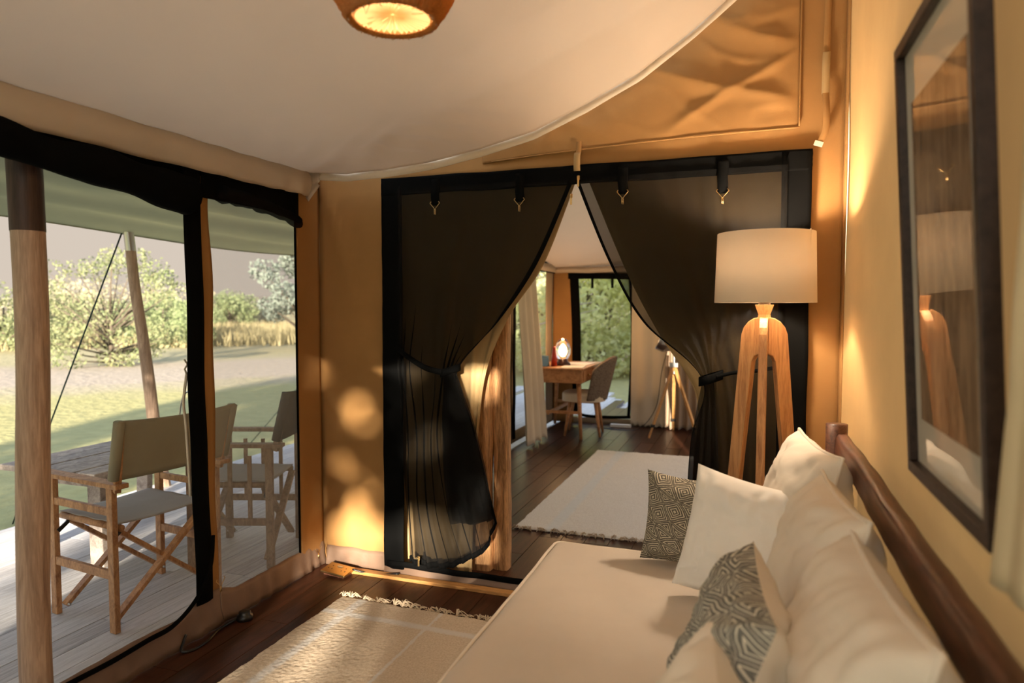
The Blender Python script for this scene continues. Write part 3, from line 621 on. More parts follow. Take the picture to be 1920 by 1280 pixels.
# upholstered chair
M['floral'] = mat('brown_floral', (.1, .07, .05, 1), .9)
m_ = M['floral']; vo = nd(m_, 'ShaderNodeTexVoronoi'); vo.inputs['Scale'].default_value = 60; ln(m_, coord(m_), vo.inputs['Vector'])
ln(m_, cramp(m_, vo.outputs['Distance'], [(.25, (.11, .075, .055, 1)), (.45, (.20, .15, .11, 1))]), m_.node_tree.nodes['Principled BSDF'].inputs['Base Color'])
ch = empty('upholstered_chair', (-1.73, 7.32, 0), .12); tag(ch, 'desk chair with a brown patterned curved back, cream seat and round wooden legs', 'chair')
b = MB()
def seatfn(u, v):
    a = 2*PI*u; r = math.sin(v*PI/2)*.235; k = 1/((abs(math.cos(a))**3+abs(math.sin(a))**3)**(1/3)); return (math.cos(a)*r*k, math.sin(a)*r*k*.98, .48-.03*v**4)
b.grid(seatfn, 32, 10); b.grid(lambda u, v: Vector(seatfn(u, 1))-Vector((0, 0, .07*v)), 32, 2); b.build('seat', M['cream_curtain'], ch, True)
def backfn(u, v):
    a = (u-.5)*2*1.35; top = .86-.14*abs(2*u-1)**2.5; r = .235+.05*v*math.cos(a*.6); return (math.cos(a)*r*1.0+.06*v, math.sin(a)*r, .40+(top-.40)*v)
MB().grid(backfn, 30, 14).build('backrest', M['floral'], ch, True, .035)
for sx in (-1, 1):
    for sy in (-1, 1):
        b = MB(); b.tube([(sx*.13, sy*.13, .42), (sx*.19, sy*.18, 0)], [.024, .013], 10); b.build('leg', M['deskwood'], ch, True)
# tripod searchlight
tp = empty('tripod_searchlight', (-.80, 7.45, 0)); tag(tp, 'standing searchlight on a yellow wooden tripod in the second room', 'lamp')
hub = Vector((0.02, 0, .78))
for k, (fx, fy) in enumerate(((-.22, -.14), (-.02, .42), (.30, -.16))):
    b = MB(); b.bar(hub, (hub.x+(fx-hub.x)*.85, fy*.85, .12), .034, .022); b.bar((hub.x+(fx-hub.x)*.8, fy*.8, .16), (fx, fy, 0), .026, .016); lg = b.build('leg', M['batten'], tp)
    MB().box((hub.x+(fx-hub.x)*.83, fy*.83, .13), (.045, .045, .03)).build('leg_clamp', M['black_plastic'], lg)
b = MB(); b.tube([hub+Vector((0, 0, -.1)), hub+Vector((0, 0, .16))], .014, 12); b.box(hub, (.09, .09, .05)); b.build('hub', M['steel'], tp, bevel=.004)
b = MB(); b.lathe([(.0, -.10), (.09, -.09), (.14, -.03), (.15, .05), (.145, .06), (.13, .04), (0, -.02)], n=32)
Mr = Matrix.Translation(Vector((-.06, 0, 1.05))) @ Matrix.Rotation(math.radians(-62), 4, 'Y')
b.v = [tuple(Mr @ Vector(p)) for p in b.v]; b.build('lamp_head', M['steel'], tp, True)
b = MB(); b.tube([keys([(-.05, .03, .95), (-.12, .1, .7), (-.18, .1, .3), (-.35, .1, .06), (-.6, .2, .008), (-.9, .3, .008)], i/40) for i in range(41)], .004, 6); b.build('power_cord', M['black_plastic'], tp, True)
o = MB().box((0, 0, .02), (.24, .06, .035)).build('power_strip', M['white_plastic'], bevel=.004); o.location = (-1.42, 7.85, 0); tag(o, 'white power strip lying on the floor by the far wall', 'power strip')

# ---------------------------------------------------------------- RUGS
def rug(name, x, y, w, l, rz, m, label, seed, step=.0065, amp=.003):
    nx, ny = int(w/step), int(l/step)
    def fn(u, v):
        X = (u-.5)*w; Y = (v-.5)*l
        ed = .006*nz(Y*14, u*2, seed)*(1 if abs(u-.5) > .45 else 0); ez = .008*nz(X*14, v*2, seed+3)
        e = min(1, min(u, 1-u)*w/.012, min(v, 1-v)*l/.012)
        return (X+ed, Y+ez, .003+e*(.012+amp*nz(X*110, Y*110, seed)+.003*nz(X*7, Y*7)))
    o = MB().grid(fn, nx, ny).build(name, m, None, True); o.location = (x, y, 0); o.rotation_euler = (0, 0, rz); return tag(o, label, 'rug')
R1 = rugm('tan_tufted_wool', (.60, .49, .37, 1), (.48, .38, .28, 1), (.60, .58, .56, 1), (('X', -.46, .022), ('Y', .86, .02), ('X', -.05, .007)))
rug1 = rug('rug', -1.265, 1.735, 1.18, 2.05, -.012, R1, 'cream shaggy rug with pale stripes in front of the sofa', 1)
R2 = rugm('white_woven_wool', (.84, .82, .78, 1), (.70, .67, .62, 1), (.72, .76, .78, 1), (('X', -.36, .04),))
rug2 = rug('rug', -.80, 5.25, 1.2, 2.45, .0, R2, 'off-white woven rug on the floor of the second room', 4, .012, .004)
M['yarn'] = cloth('cream_yarn', (.66, .53, .38, 1), .1, 600, .3)
tms = []
for s_ in range(5):
    b = MB(); r = random.Random(s_)
    for k in range(9):
        a = r.uniform(-1.2, 1.2); l_ = r.uniform(.025, .05)
        pts = [(r.uniform(-.006, .006), 0, .008), (math.sin(a)*l_*.5, math.cos(a)*l_*.5, .014+r.uniform(0, .020)), (math.sin(a*1.4)*l_+r.uniform(-.01, .01), math.cos(a)*l_, .005+r.uniform(0, .006))]
        b.tube([keys(pts, i/6) for i in range(7)], .0020, 5)
    me = bpy.data.meshes.new('tassel'); me.from_pydata(b.v, [], b.f); me.update(); me.materials.append(M['yarn']); me.polygons.foreach_set('use_smooth', [True]*len(me.polygons)); tms.append(me)
r = random.Random(5)
for k in range(26):
    o = bpy.data.objects.new('tassel', tms[r.randrange(5)]); C.objects.link(o); o.parent = rug1; o.location = (-.57+k*.0455+r.uniform(-.012, .012), 1.02, 0); o.rotation_euler = (0, 0, r.uniform(-.5, .5))
    s_ = r.uniform(.7, 1.15); o.scale = (s_, s_, s_)
for k in range(26):
    o = bpy.data.objects.new('tassel', tms[r.randrange(5)]); C.objects.link(o); o.parent = rug2; o.location = (-.585+k*.047, -1.222, 0); o.rotation_euler = (0, 0, PI+r.uniform(-1.1, 1.1)); s_ = r.uniform(.7, .95); o.scale = (s_, s_, s_)

# ---------------------------------------------------------------- SOFA
sofa = empty('sofa', (-.2, 1.7, 0)); tag(sofa, 'long cream linen sofa with a dark timber back rail along the right wall', 'sofa')
def rbox(x0, x1, y0, y1, z0, z1, r, n=40, puff=0.0, seed=0, wr=.003):
    """soft block: superellipsoid-like rounded box"""
    cx, cy, cz = (x0+x1)/2, (y0+y1)/2, (z0+z1)/2; hx, hy, hz = (x1-x0)/2, (y1-y0)/2, (z1-z0)/2
    bm = bmesh.new(); bmesh.ops.create_cube(bm, size=2); bmesh.ops.subdivide_edges(bm, edges=bm.edges[:], cuts=n, use_grid_fill=True)
    for v in bm.verts:
        p = Vector((v.co.x*hx, v.co.y*hy, v.co.z*hz)); q = Vector((max(-hx+r, min(hx-r, p.x)), max(-hy+r, min(hy-r, p.y)), max(-hz+r, min(hz-r, p.z))))
        d = p-q
        if d.length > 1e-9: p = q+d.normalized()*min(r, d.length if (abs(d.x) < 1e-9)+(abs(d.y) < 1e-9)+(abs(d.z) < 1e-9) == 2 else r)
        if v.co.z > .5: p.z += puff*(1-v.co.x**2)*(1-v.co.y**4)
        p += Vector((nz(p.x*6, p.y*6, seed), nz(p.y*6, p.z*9, seed+1), nz(p.x*5, p.y*5, seed+2)))*wr
        v.co = p+Vector((cx, cy, cz))
    b = MB(); b.v = [tuple(v.co) for v in bm.verts]; b.f = [tuple(v.index for v in f.verts) for f in bm.faces]; bm.free(); return b
SY0, SY1 = .72, 2.66
b = rbox(-.74, .24, SY0, SY1, .27, .45, .03, 50, .012, 2, .006); mt = local(b, sofa).build('seat_cushion', M['sofa_fabric'], sofa, True)
def loop(x0, x1, y0, y1, z, r=.03, seed=0, n=30):
    pts = []
    cor = [(x0+r, y0+r, PI), (x1-r, y0+r, 1.5*PI), (x1-r, y1-r, 0), (x0+r, y1-r, .5*PI)]
    for cx, cy, a0 in cor:
        for k in range(7): a = a0+k/6*PI/2; pts.append((cx+r*math.cos(a), cy+r*math.sin(a), z))
    pts.append(pts[0]); out = []
    for a, c_ in zip(pts[:-1], pts[1:]):
        m = max(1, int((Vector(c_)-Vector(a)).length/.06))
        for k in range(m): p = mix(a, c_, k/m); out.append((p[0], p[1], p[2]+.006*nz(p[0]*5, p[1]*5, seed)))
    out.append(out[0]); return out
for z in (.437, .285):
    b = MB(); b.tube([Vector(p)-sofa.location for p in loop(-.742, .242, SY0-.002, SY1+.002, z, .032)], .006, 7); b.build('piping', M['cushion'], mt, True)
b = MB(); b.box((0, 0, 0), (.06, .06, .1)); 
b = MB().lathe([(0, .006), (.012, .004), (.016, -.002)], n=14); o = b.build('tuft_button', M['sofa_fabric'], mt, True); o.location = Vector((-.46, 2.40, .455))-sofa.location
b = MB(); b.box((-.25, (SY0+SY1)/2, .225), (.94, SY1-SY0-.04, .09)); local(b, sofa).build('seat_frame', M['sofawood'], sofa, bevel=.008)
for x in (-.66, .29):
    for y in (SY0+.05, SY1-.05):
        top = .20 if x < 0 else .985
        b = MB(); 
        if x < 0: b.tube([(x, y, 0), (x, y, top)], .035, 14)
        else: b.tube([(x, y+.04, 0), (x, y+.04, .3), (x, y+.04, .7), (x, y+.04, .985)], [.036, .038, .036, .036], 16)
        local(b, sofa).build('post_leg', M['sofawood'], sofa, True)
def rail(u, v):
    a = 2*PI*u; y = SY0-.15+(SY1-SY0+.17)*v; c_, s_ = math.cos(a), math.sin(a); k = 1/((abs(c_)**4+abs(s_)**4)**.25)
    return (.305+.024*c_*k+.006*nz(y*3, 1)+.004*nz(y*8, c_, s_), y, .915+.045*s_*k+.008*nz(y*2.2, 7))
b = MB().grid(rail, 20, 60); b.f.append(tuple(range(20))); b.f.append(tuple(60*21+i for i in range(20))); local(b, sofa).build('back_rail', M['sofawood'], sofa, True)
b = MB().grid(lambda u, v: (.30+.014*math.cos(2*PI*u), SY0+(SY1-SY0)*v, .55+.03*math.sin(2*PI*u)), 12, 2); local(b, sofa).build('back_rail', M['sofawood'], sofa, True)

# cushions ---------------------------------------------------------------
def pillow(name, w, h, t, M4, m, label, group=None, m_back=None, pipe=None, seed=0, pinch=.07, n=48, crumple=1.0, slump=0.0, piping=True):
    """w along local x, h along local z, thickness along local y"""
    def shp(u, v, s):
        x = u*w/2*(1-pinch*(1-v*v)*abs(u)**2); z = v*h/2*(1-pinch*(1-u*u)*abs(v)**2)
        th = t/2*((1-abs(u)**2.6)*(1-abs(v)**2.6))**.55
        th *= 1+.10*nz(u*2+seed, v*2, s)
        c_ = crumple*(.016*nz(u*2.2, v*2.2, seed+s)+.010*abs(nz(u*3+v*2, v*4-u, seed+s+9))+.006*nz(u*7, v*7, seed+s)+.016*max(0, abs(u*v)-.15)*math.sin((u*u-v*v)*9+seed+3*nz(u*2, v*2)))
        z -= slump*(1-abs(v))*.0+slump*(v+1)/2*(1-abs(u)*.5)*.5
        return (x, s*(th+c_*min(1, th*30)), z)
    def side(s, m2, nm):
        b = MB().grid(lambda a, c_: shp(2*a-1, 2*c_-1, s), n, n)
        if s < 0: pass
        else: b.f = [tuple(reversed(f)) for f in b.f]
        me = bpy.data.meshes.new(nm); me.from_pydata(b.v, [], b.f); me.update(); me.polygons.foreach_set('use_smooth', [True]*len(me.polygons))
        uv = me.uv_layers.new(name='UV'); d = np.zeros(len(me.loops)*2)
        for i, l in enumerate(me.loops):
            q = l.vertex_index; d[2*i] = (q % (n+1))/n; d[2*i+1] = (q//(n+1))/n*h/w
        uv.data.foreach_set('uv', d); me.materials.append(m2); o = bpy.data.objects.new(nm, me); C.objects.link(o); o.parent = root; return o
    root = empty(name); root.matrix_world = M4; tag(root, label, 'cushion', group)
    side(-1, m, 'front_cover'); side(1, m_back or m, 'back_cover')
    if piping:
        pts = []
        for k in range(4):
            for i in range(24):
                s_ = -1+2*i/24; u, v = ((s_, -1), (1, s_), (-s_, 1), (-1, -s_))[k]; pts.append(shp(u, v, 1))
        pts.append(pts[0]); b = MB(); b.tube([(p[0], 0, p[2]) for p in pts], .0055, 7, cap=False); b.build('piping', pipe or m, root, True)
    return root
def orient(loc, nrm, upv, roll=0):
    """local -y faces nrm (front), local z up"""
    y = -Vector(nrm).normalized(); z = Vector(upv); x = y.cross(z).normalized(); z = x.cross(y).normalized()
    R_ = Matrix((x, y, z)).transposed().to_4x4() @ Matrix.Rotation(roll, 4, 'Y'); return Matrix.Translation(Vector(loc)) @ R_
# large back cushions leaning on the rail, facing the room (-x)
pillow('back_cushion', .60, .54, .22, orient((.155, 2.35, .705), (-1, -.12, .20), (.13, .0, 1), -.05), M['cushion'], 'large cream back cushion at the far end of the sofa, beside the floor lamp', 'large back cushions on the sofa', seed=1)
pillow('back_cushion', .58, .54, .22, orient((.150, 1.74, .70), (-1, -.05, .22), (.15, 0, 1), -.06), M['cushion'], 'large cream back cushion in the middle of the row against the rail', 'large back cushions on the sofa', seed=4)
pillow('back_cushion', .60, .55, .23, orient((.150, 1.19, .70), (-1, -.02, .22), (.15, 0, 1), -.07), M['cushion'], 'large cream back cushion nearest in the row, at the lower right', 'large back cushions on the sofa', seed=8)
# throw cushions
pillow('throw_cushion', .34, .33, .12, orient((-.205, 2.52, .62), (-.18, -1, .16), (0, .15, 1), .06), M['kuba'], 'dark patterned throw cushion standing at the far end of the seat', seed=3, piping=False, pinch=.09)
pillow('throw_cushion', .38, .40, .16, orient((-.018, 2.22, .665), (-.30, -1, .22), (0, .2, 1), .19), M['cushion_white'], 'plain off-white square throw cushion leaning in front of the dark patterned one', seed=6, piping=False)
pillow('throw_cushion', .47, .44, .18, orient((-.042, 1.33, .685), (-1, -.06, .34), (.34, 0, 1), -.06), M['kuba_big'], 'grey patterned throw cushion with a plain cream back, leaning on the back cushions', m_back=M['cushion'], seed=2, piping=False)
pillow('throw_cushion', .40, .40, .16, orient((-.095, 1.02, .665), (-1, -.10, .32), (.34, 0, 1), -.05), M['cushion'], 'small plain cream cushion whose corner pokes up at the bottom edge', seed=7, piping=False)

# ---------------------------------------------------------------- FLOOR LAMP
fl = empty('floor_lamp', (.045, 2.86, 0)); tag(fl, 'oak tripod floor lamp with a lit cream drum shade in the corner', 'lamp')
m = mat('lit_linen_shade', (.80, .68, .54, 1), .9); out = m.node_tree.nodes['Material Output']; bs = m.node_tree.nodes['Principled BSDF']
tr = nd(m, 'ShaderNodeBsdfTranslucent'); tr.inputs[0].default_value = (.85, .74, .62, 1); mx = nd(m, 'ShaderNodeMixShader'); mx.inputs[0].default_value = .095
ln(m, bs.outputs[0], mx.inputs[1]); ln(m, tr.outputs[0], mx.inputs[2]); ln(m, mx.outputs[0], out.inputs[0])
bumpnode(m, ntex(m, coord(m, (1, 1, 12)), 60, 3), .15, .002)
M['shade'] = m
MB().lathe([(.180, 1.686), (.188, 1.416)], n=64).build('lamp_shade', m, fl, True, .003)
b = MB(); b.box((0, 0, 1.554), (.004, .003, .272)); o = b.build('shade_seam', m, fl); o.location = (.176*math.cos(-.5), .176*math.sin(-.5)-.010, 0); o.hide_render = False
MB().lathe([(.03, 1.424), (.215, 1.424)], n=12).v
b = MB()
for k in range(3): a = k*2*PI/3+.3; b.bar((0, 0, 1.44), (.186*math.cos(a), .186*math.sin(a), 1.43), .003, .003)
b.build('shade_spider', M['brass'], fl)
MB().lathe([(0, 1.405), (.022, 1.405), (.022, 1.48), (.0, 1.482)], n=20).build('socket', M['black_plastic'], fl, True)
MB().lathe([(0, 1.48), (.018, 1.485), (.032, 1.53), (.028, 1.56), (0, 1.575)], n=20).build('bulb', glow('floor_lamp_bulb', (1, .76, .5, 1), 6), fl, True)
MB().lathe([(.0, 1.352), (.026, 1.352), (.022, 1.37), (.035, 1.408), (.0, 1.410)], n=4).build('neck', M['lampwood'], fl)
# each leg: plank with a rounded shoulder
def legprof():
    outer, inner = [], []
    R0 = .088
    for k in range(9): a = PI/2-k/8*PI/2; outer.append((.010+R0*math.cos(a)*.95, 1.275+.085*math.sin(a)))
    outer += [(.150, .66), (.205, 0)]
    inner = [(0.010, 1.215)]
    for k in range(1, 6): a = PI/2-k/5*PI/2; inner.append((.010+.035*math.cos(a), 1.17+.045*math.sin(a)))
    inner += [(.098, .66), (.158, 0)]
    return outer, inner
ou, inn = legprof()
for k in range(3):
    ang = math.radians(-93+120*k); dr_ = Vector((math.cos(ang), math.sin(ang), 0)); pr_ = Vector((-dr_.y, dr_.x, 0)); vs = []; fs = []
    N = 20
    def samp(pl, t):
        L = [0]
        for a, c_ in zip(pl[:-1], pl[1:]): L.append(L[-1]+math.hypot(c_[0]-a[0], c_[1]-a[1]))
        d = t*L[-1]
        for i in range(len(pl)-1):
            if d <= L[i+1]+1e-9: f = (d-L[i])/(L[i+1]-L[i]); return mix(pl[i], pl[i+1], f)
        return pl[-1]
    ts = [0, .02, .04, .06, .08, .1, .12, .15, .3, .5, .7, 1]
    for t_ in ts:
        o_, i_ = samp(ou, t_), samp(inn, t_)
        for p, s_ in ((o_, 1), (o_, -1), (i_, -1), (i_, 1)): vs.append(dr_*p[0]+pr_*(.0155*s_)+Vector((0, 0, p[1])))
    for i in range(len(ts)-1):
        for j in range(4): fs.append((4*i+j, 4*i+(j+1) % 4, 4*i+4+(j+1) % 4, 4*i+4+j))
    fs += [(3, 2, 1, 0), tuple(4*(len(ts)-1)+j for j in range(4))]
    MB().add(vs, fs).build('leg', M['lampwood'], fl, bevel=.003)
pl = bpy.data.lights.new('floor_lamp_light', 'POINT'); pl.energy = 21; pl.color = (1, .80, .58); pl.shadow_soft_size = .05
po = bpy.data.objects.new('bulb_light', pl); C.objects.link(po); po.parent = fl; po.location = (0, 0, 1.57)

# ---------------------------------------------------------------- PENDANT
pd = empty('pendant_lamp', (-.845, 1.52, 2.10)); tag(pd, 'woven rope pendant lamp glowing under the cream ceiling liner', 'lamp')
M['weave'] = wood('woven_rope', (.22, .10, .03, 1), (.75, .48, .20, 1), (8, 8, 30), .8, 7, 1.0)
m = M['weave']; t_ = nd(m, 'ShaderNodeBsdfTranslucent'); t_.inputs[0].default_value = (.75, .45, .16, 1); x_ = nd(m, 'ShaderNodeMixShader'); x_.inputs[0].default_value = .5
ln(m, m.node_tree.nodes['Principled BSDF'].outputs[0], x_.inputs[1]); ln(m, t_.outputs[0], x_.inputs[2]); ln(m, x_.outputs[0], m.node_tree.nodes['Material Output'].inputs[0])
def pprof(t): return (.104+.075*math.sin(t*PI*.62), .22*t)
def rope(u, v):
    r_, z_ = pprof(v); r_ += .004*math.sin(u*2*PI*90)+.006*nz(math.cos(u*6.28)*9, math.sin(u*6.28)*9, v*20); return (r_*math.cos(2*PI*u), r_*math.sin(2*PI*u), z_)
MB().grid(rope, 240, 26).build('rope_shade', M['weave'], pd, True, .008)
m = mat('inner_linen', (.85, .62, .36, 1), .9)
t_ = nd(m, 'ShaderNodeBsdfTranslucent'); t_.inputs[0].default_value = (.85, .62, .36, 1); x_ = nd(m, 'ShaderNodeMixShader'); x_.inputs[0].default_value = .4
ln(m, m.node_tree.nodes['Principled BSDF'].outputs[0], x_.inputs[1]); ln(m, t_.outputs[0], x_.inputs[2]); ln(m, x_.outputs[0], m.node_tree.nodes['Material Output'].inputs[0])
def innr(u, v):
    r_, z_ = pprof(v); r_ = r_-.012+.002*math.sin(u*2*PI*60); return (r_*math.cos(2*PI*u), r_*math.sin(2*PI*u), z_+.004)
MB().grid(innr, 180, 12).build('inner_lining', m, pd, True)
MB().lathe([(.0, .20), (.17, .215)], n=40).build('top_plate', m, pd, True)
MB().lathe([(.0, .08), (.02, .085), (.034, .12), (.02, .17), (.0, .175)], n=20).build('bulb', glow('pendant_bulb', (1, .66, .34, 1), .5), pd, True)
md = mat('string_diffuser', (.80, .62, .42, 1), .9); o_ = md.node_tree.nodes['Material Output']; t_ = nd(md, 'ShaderNodeBsdfTranslucent'); t_.inputs[0].default_value = (.95, .78, .55, 1); x_ = nd(md, 'ShaderNodeMixShader'); x_.inputs[0].default_value = .75
ln(md, md.node_tree.nodes['Principled BSDF'].outputs[0], x_.inputs[1]); ln(md, t_.outputs[0], x_.inputs[2]); ln(md, x_.outputs[0], o_.inputs[0])
def dif(u, v):
    a = 2*PI*u; r_ = .004+.092*v; return (r_*math.cos(a), r_*math.sin(a), .016-.004*v+.006*math.sin(a*40+3*nz(u*30, 1))*v)
MB().grid(dif, 384, 6, skip=lambda u, v: nz(u*60, v*1.5, 4) > .42 and .2 < v < .9).build('string_diffuser', md, pd, True)
b = MB(); b.tube([(0, 0, .21), (0, 0, ceil_z(-.845, 1.52)-2.10+.02)], .006, 8); b.build('cord', M['tan'], pd, True)
b = MB()
for k in range(16): a = k*.41; b.tube([(.106*math.cos(a), .106*math.sin(a), .002), (.107*math.cos(a+.03), .107*math.sin(a+.03), -.006), (.104*math.cos(a+.07), .104*math.sin(a+.07), -.003-.006*(k % 3 == 0))], .001, 4)
b.build('loose_threads', M['yarn'], pd, True, kind='stuff')
b = MB(); b.tube([(-.02, -.103, 0), (-.012, -.105, -.022), (0, -.104, 0)], .0008, 4); b.build('hanging_thread', M['yarn'], pd, True)
pl = bpy.data.lights.new('pendant_light', 'POINT'); pl.energy = 2.5; pl.color = (1, .76, .50); pl.shadow_soft_size = .04
po = bpy.data.objects.new('bulb_light', pl); C.objects.link(po); po.parent = pd; po.location = (0, 0, .17)

# ---------------------------------------------------------------- PICTURE ON THE RIGHT WALL
fr = empty('framed_picture', (.345, 1.375, 1.055)); tag(fr, 'dark framed picture behind glass on the wall above the sofa', 'picture')
fr.rotation_euler = (0, -math.radians(3.2), 0)
FW, FH, FT = .53, .88, .026     # width (y), height (z), depth
def fbx(y0, y1, z0, z1, x0, x1, nm, m, bev=.0): b = MB(); b.box(((x0+x1)/2, (y0+y1)/2, (z0+z1)/2), (abs(x1-x0), y1-y0, z1-z0)); return b.build(nm, m, fr, bevel=bev)
fwid = .024
fbx(-FW/2, FW/2, 0, fwid, -FT, 0, 'frame_side', M['frame'], .002); fbx(-FW/2, FW/2, FH-fwid, FH, -FT, 0, 'frame_side', M['frame'], .002)
fbx(-FW/2, -FW/2+fwid, fwid, FH-fwid, -FT, 0, 'frame_side', M['frame'], .002); fbx(FW/2-fwid, FW/2, fwid, FH-fwid, -FT, 0, 'frame_side', M['frame'], .002)
m = mat('mat_board', (.66, .62, .54, 1), .9); m.node_tree.nodes['Principled BSDF'].inputs['Coat Weight'].default_value = 1; m.node_tree.nodes['Principled BSDF'].inputs['Coat Roughness'].default_value = .02
fbx(-FW/2+.01, FW/2-.01, .01, FH-.01, -.010, -.006, 'mat_board', m)
m2 = wood('streaked_print', (.07, .04, .022, 1), (.36, .24, .15, 1), (4, 9, 1.2), .8, 3, 0, .2); m2.node_tree.nodes['Principled BSDF'].inputs['Coat Weight'].default_value = 1; m2.node_tree.nodes['Principled BSDF'].inputs['Coat Roughness'].default_value = .02
fbx(-FW/2+.085, FW/2-.075, .12, FH-.13, -.012, -.010, 'print', m2)
b = MB(); b.tube([(-.005, 0, FH), (0.0, 0, FH+.2)], .0015, 5); b.build('hanging_wire', M['steel'], fr)

# pale drape gathered against the wall at the right border, its loose end flaring out
def drp(u, v):
    z = 2.75-1.70*v; a = 2*PI*u; fl_ = max(0, (v-.86)/.14)
    w = .022+.004*math.sin(v*17)+.012*fl_; d = .050+.008*nz(v*5, 3)+.02*fl_
    k = 1+.16*math.sin(a*6+3*v)
    return (.332-.006*fl_+w*math.cos(a)*k, .985+d*math.sin(a)*k, z)
o = MB().grid(drp, 72, 60).build('drape', cloth('pale_drape', (.62, .52, .34, 1), .06, 500, .1), None, True, .004)
tag(o, 'pale canvas drape gathered at the right border, partly covering the picture frame', 'drape')

# ---------------------------------------------------------------- small things on the floor
sk = empty('socket_plate', (-2.03, 3.02, .0), .05); tag(sk, 'brass double socket plate lying tilted at the foot of the wall', 'socket'); sk.rotation_euler = (.14, .05, -.10)
MB().box((0, 0, .022), (.155, .095, .012)).build('plate', M['brass'], sk, bevel=.003)
MB().box((0, 0, .008), (.13, .075, .018)).build('back_box', M['sofawood'], sk)
for sx in (-1, 1):
    b = MB()
    for px, py in ((0, .016), (-.011, -.010), (.011, -.010)): b.box((sx*.042+px, py, .0283), (.005, .007, .001))
    b.build('socket_holes', M['black_plastic'], sk)
b = MB(); b.box((0, .02, .029), (.03, .012, .004)); b.build('switch', M['steel'], sk)
b = MB(); b.tube([keys([(-1.95, 3.03, .03), (-1.88, 3.05, .012), (-1.80, 3.06, .010), (-1.7, 3.075, .022)], i/12) for i in range(13)], .005, 6); o = b.build('cable', M['black_plastic'], None, True); tag(o, 'short black cable running from the socket plate along the sill', 'cable')
ad = empty('plug_adapter', (-2.125, 2.43, 0)); tag(ad, 'round black plug adapter on the floor next to the mesh wall', 'plug')
MB().lathe([(0, 0), (.034, 0), (.036, .012), (.033, .022), (.026, .026), (.026, .034), (.022, .038), (0, .038)], n=28).build('body', M['black_plastic'], ad, True)
b = MB(); b.tube([keys([(-.02, -.02, .012), (-.03, -.12, .006), (.0, -.22, .006), (.0, -.30, .005), (-.03, -.33, .008), (-.05, -.30, .03), (-.055, -.28, .05)], i/40) for i in range(41)], .006, 7); b.build('cord', M['black_plastic'], ad, True)

# ================================================================ OUTSIDE
gz = -.38
def gfn(u, v):
    x = -180+185*u; y = -60+320*v; r_ = math.hypot(x, y)
    return (x, y, gz+.10*nz(x*.12, y*.12)*min(1, max(0, (-x-8)/12))+max(0, (r_-70)/100)*.3)
m = mat('grass_ground', (.4, .4, .2, 1), .95, spec=.05); b_ = m.node_tree.nodes['Principled BSDF']
v_ = coord(m); n1 = ntex(m, v_, .25, 5, .6); n2 = ntex(m, v_, 5, 5)
sp = nd(m, 'ShaderNodeSeparateXYZ'); ln(m, v_, sp.inputs[0])
# distance from the lawn: green lawn by the deck, dry grass and a dirt track farther off
dm = nd(m, 'ShaderNodeMath'); dm.operation = 'MULTIPLY_ADD'; ln(m, sp.outputs['X'], dm.inputs[0]); dm.inputs[1].default_value = -.75
dm2 = nd(m, 'ShaderNodeMath'); dm2.operation = 'MULTIPLY'; ln(m, sp.outputs['Y'], dm2.inputs[0]); dm2.inputs[1].default_value = .66; ln(m, dm2.outputs[0], dm.inputs[2])
dn = nd(m, 'ShaderNodeMath'); dn.operation = 'MULTIPLY_ADD'; ln(m, n1, dn.inputs[0]); dn.inputs[1].default_value = 8; ln(m, dm.outputs[0], dn.inputs[2])
mr = nd(m, 'ShaderNodeMapRange'); mr.inputs[1].default_value = 4; mr.inputs[2].default_value = 84; ln(m, dn.outputs[0], mr.inputs[0])
G1 = (.46, .45, .18, 1); G2 = (.40, .36, .17, 1); G3 = (.41, .34, .27, 1); G4 = (.38, .33, .20, 1)
colr = cramp(m, mr.outputs[0], [(.0, G1), (.10, G2), (.19, G2), (.225, G3), (.29, G3), (.33, G4), (1, G4)])
mul = nd(m, 'ShaderNodeMix'); mul.data_type = 'RGBA'; mul.blend_type = 'MULTIPLY'; mul.inputs[0].default_value = .5
ln(m, colr, mul.inputs[6]); ln(m, cramp(m, n2, [(.3, (.6, .6, .55, 1)), (.7, (1, 1, 1, 1))]), mul.inputs[7]); ln(m, mul.outputs[2], b_.inputs['Base Color'])
bumpnode(m, n2, .5, .08)
gr = MB().grid(gfn, 150, 150).build('ground', m, None, True); tag(gr, 'sunlit lawn and dry grassland beyond the deck', kind='structure')
# distant haze-blue hill line
hl = MB().grid(lambda u, v: (-420+330*u, 330+150*u, gz+v*(7+6*abs(nz(u*5, 3))+3*nz(u*14, 1))), 80, 2).build('hills', mat('far_hill', (.075, .07, .066, 1), 1, spec=0), None, True, 2.0); tag(hl, 'low hazy hills along the horizon', kind='structure')

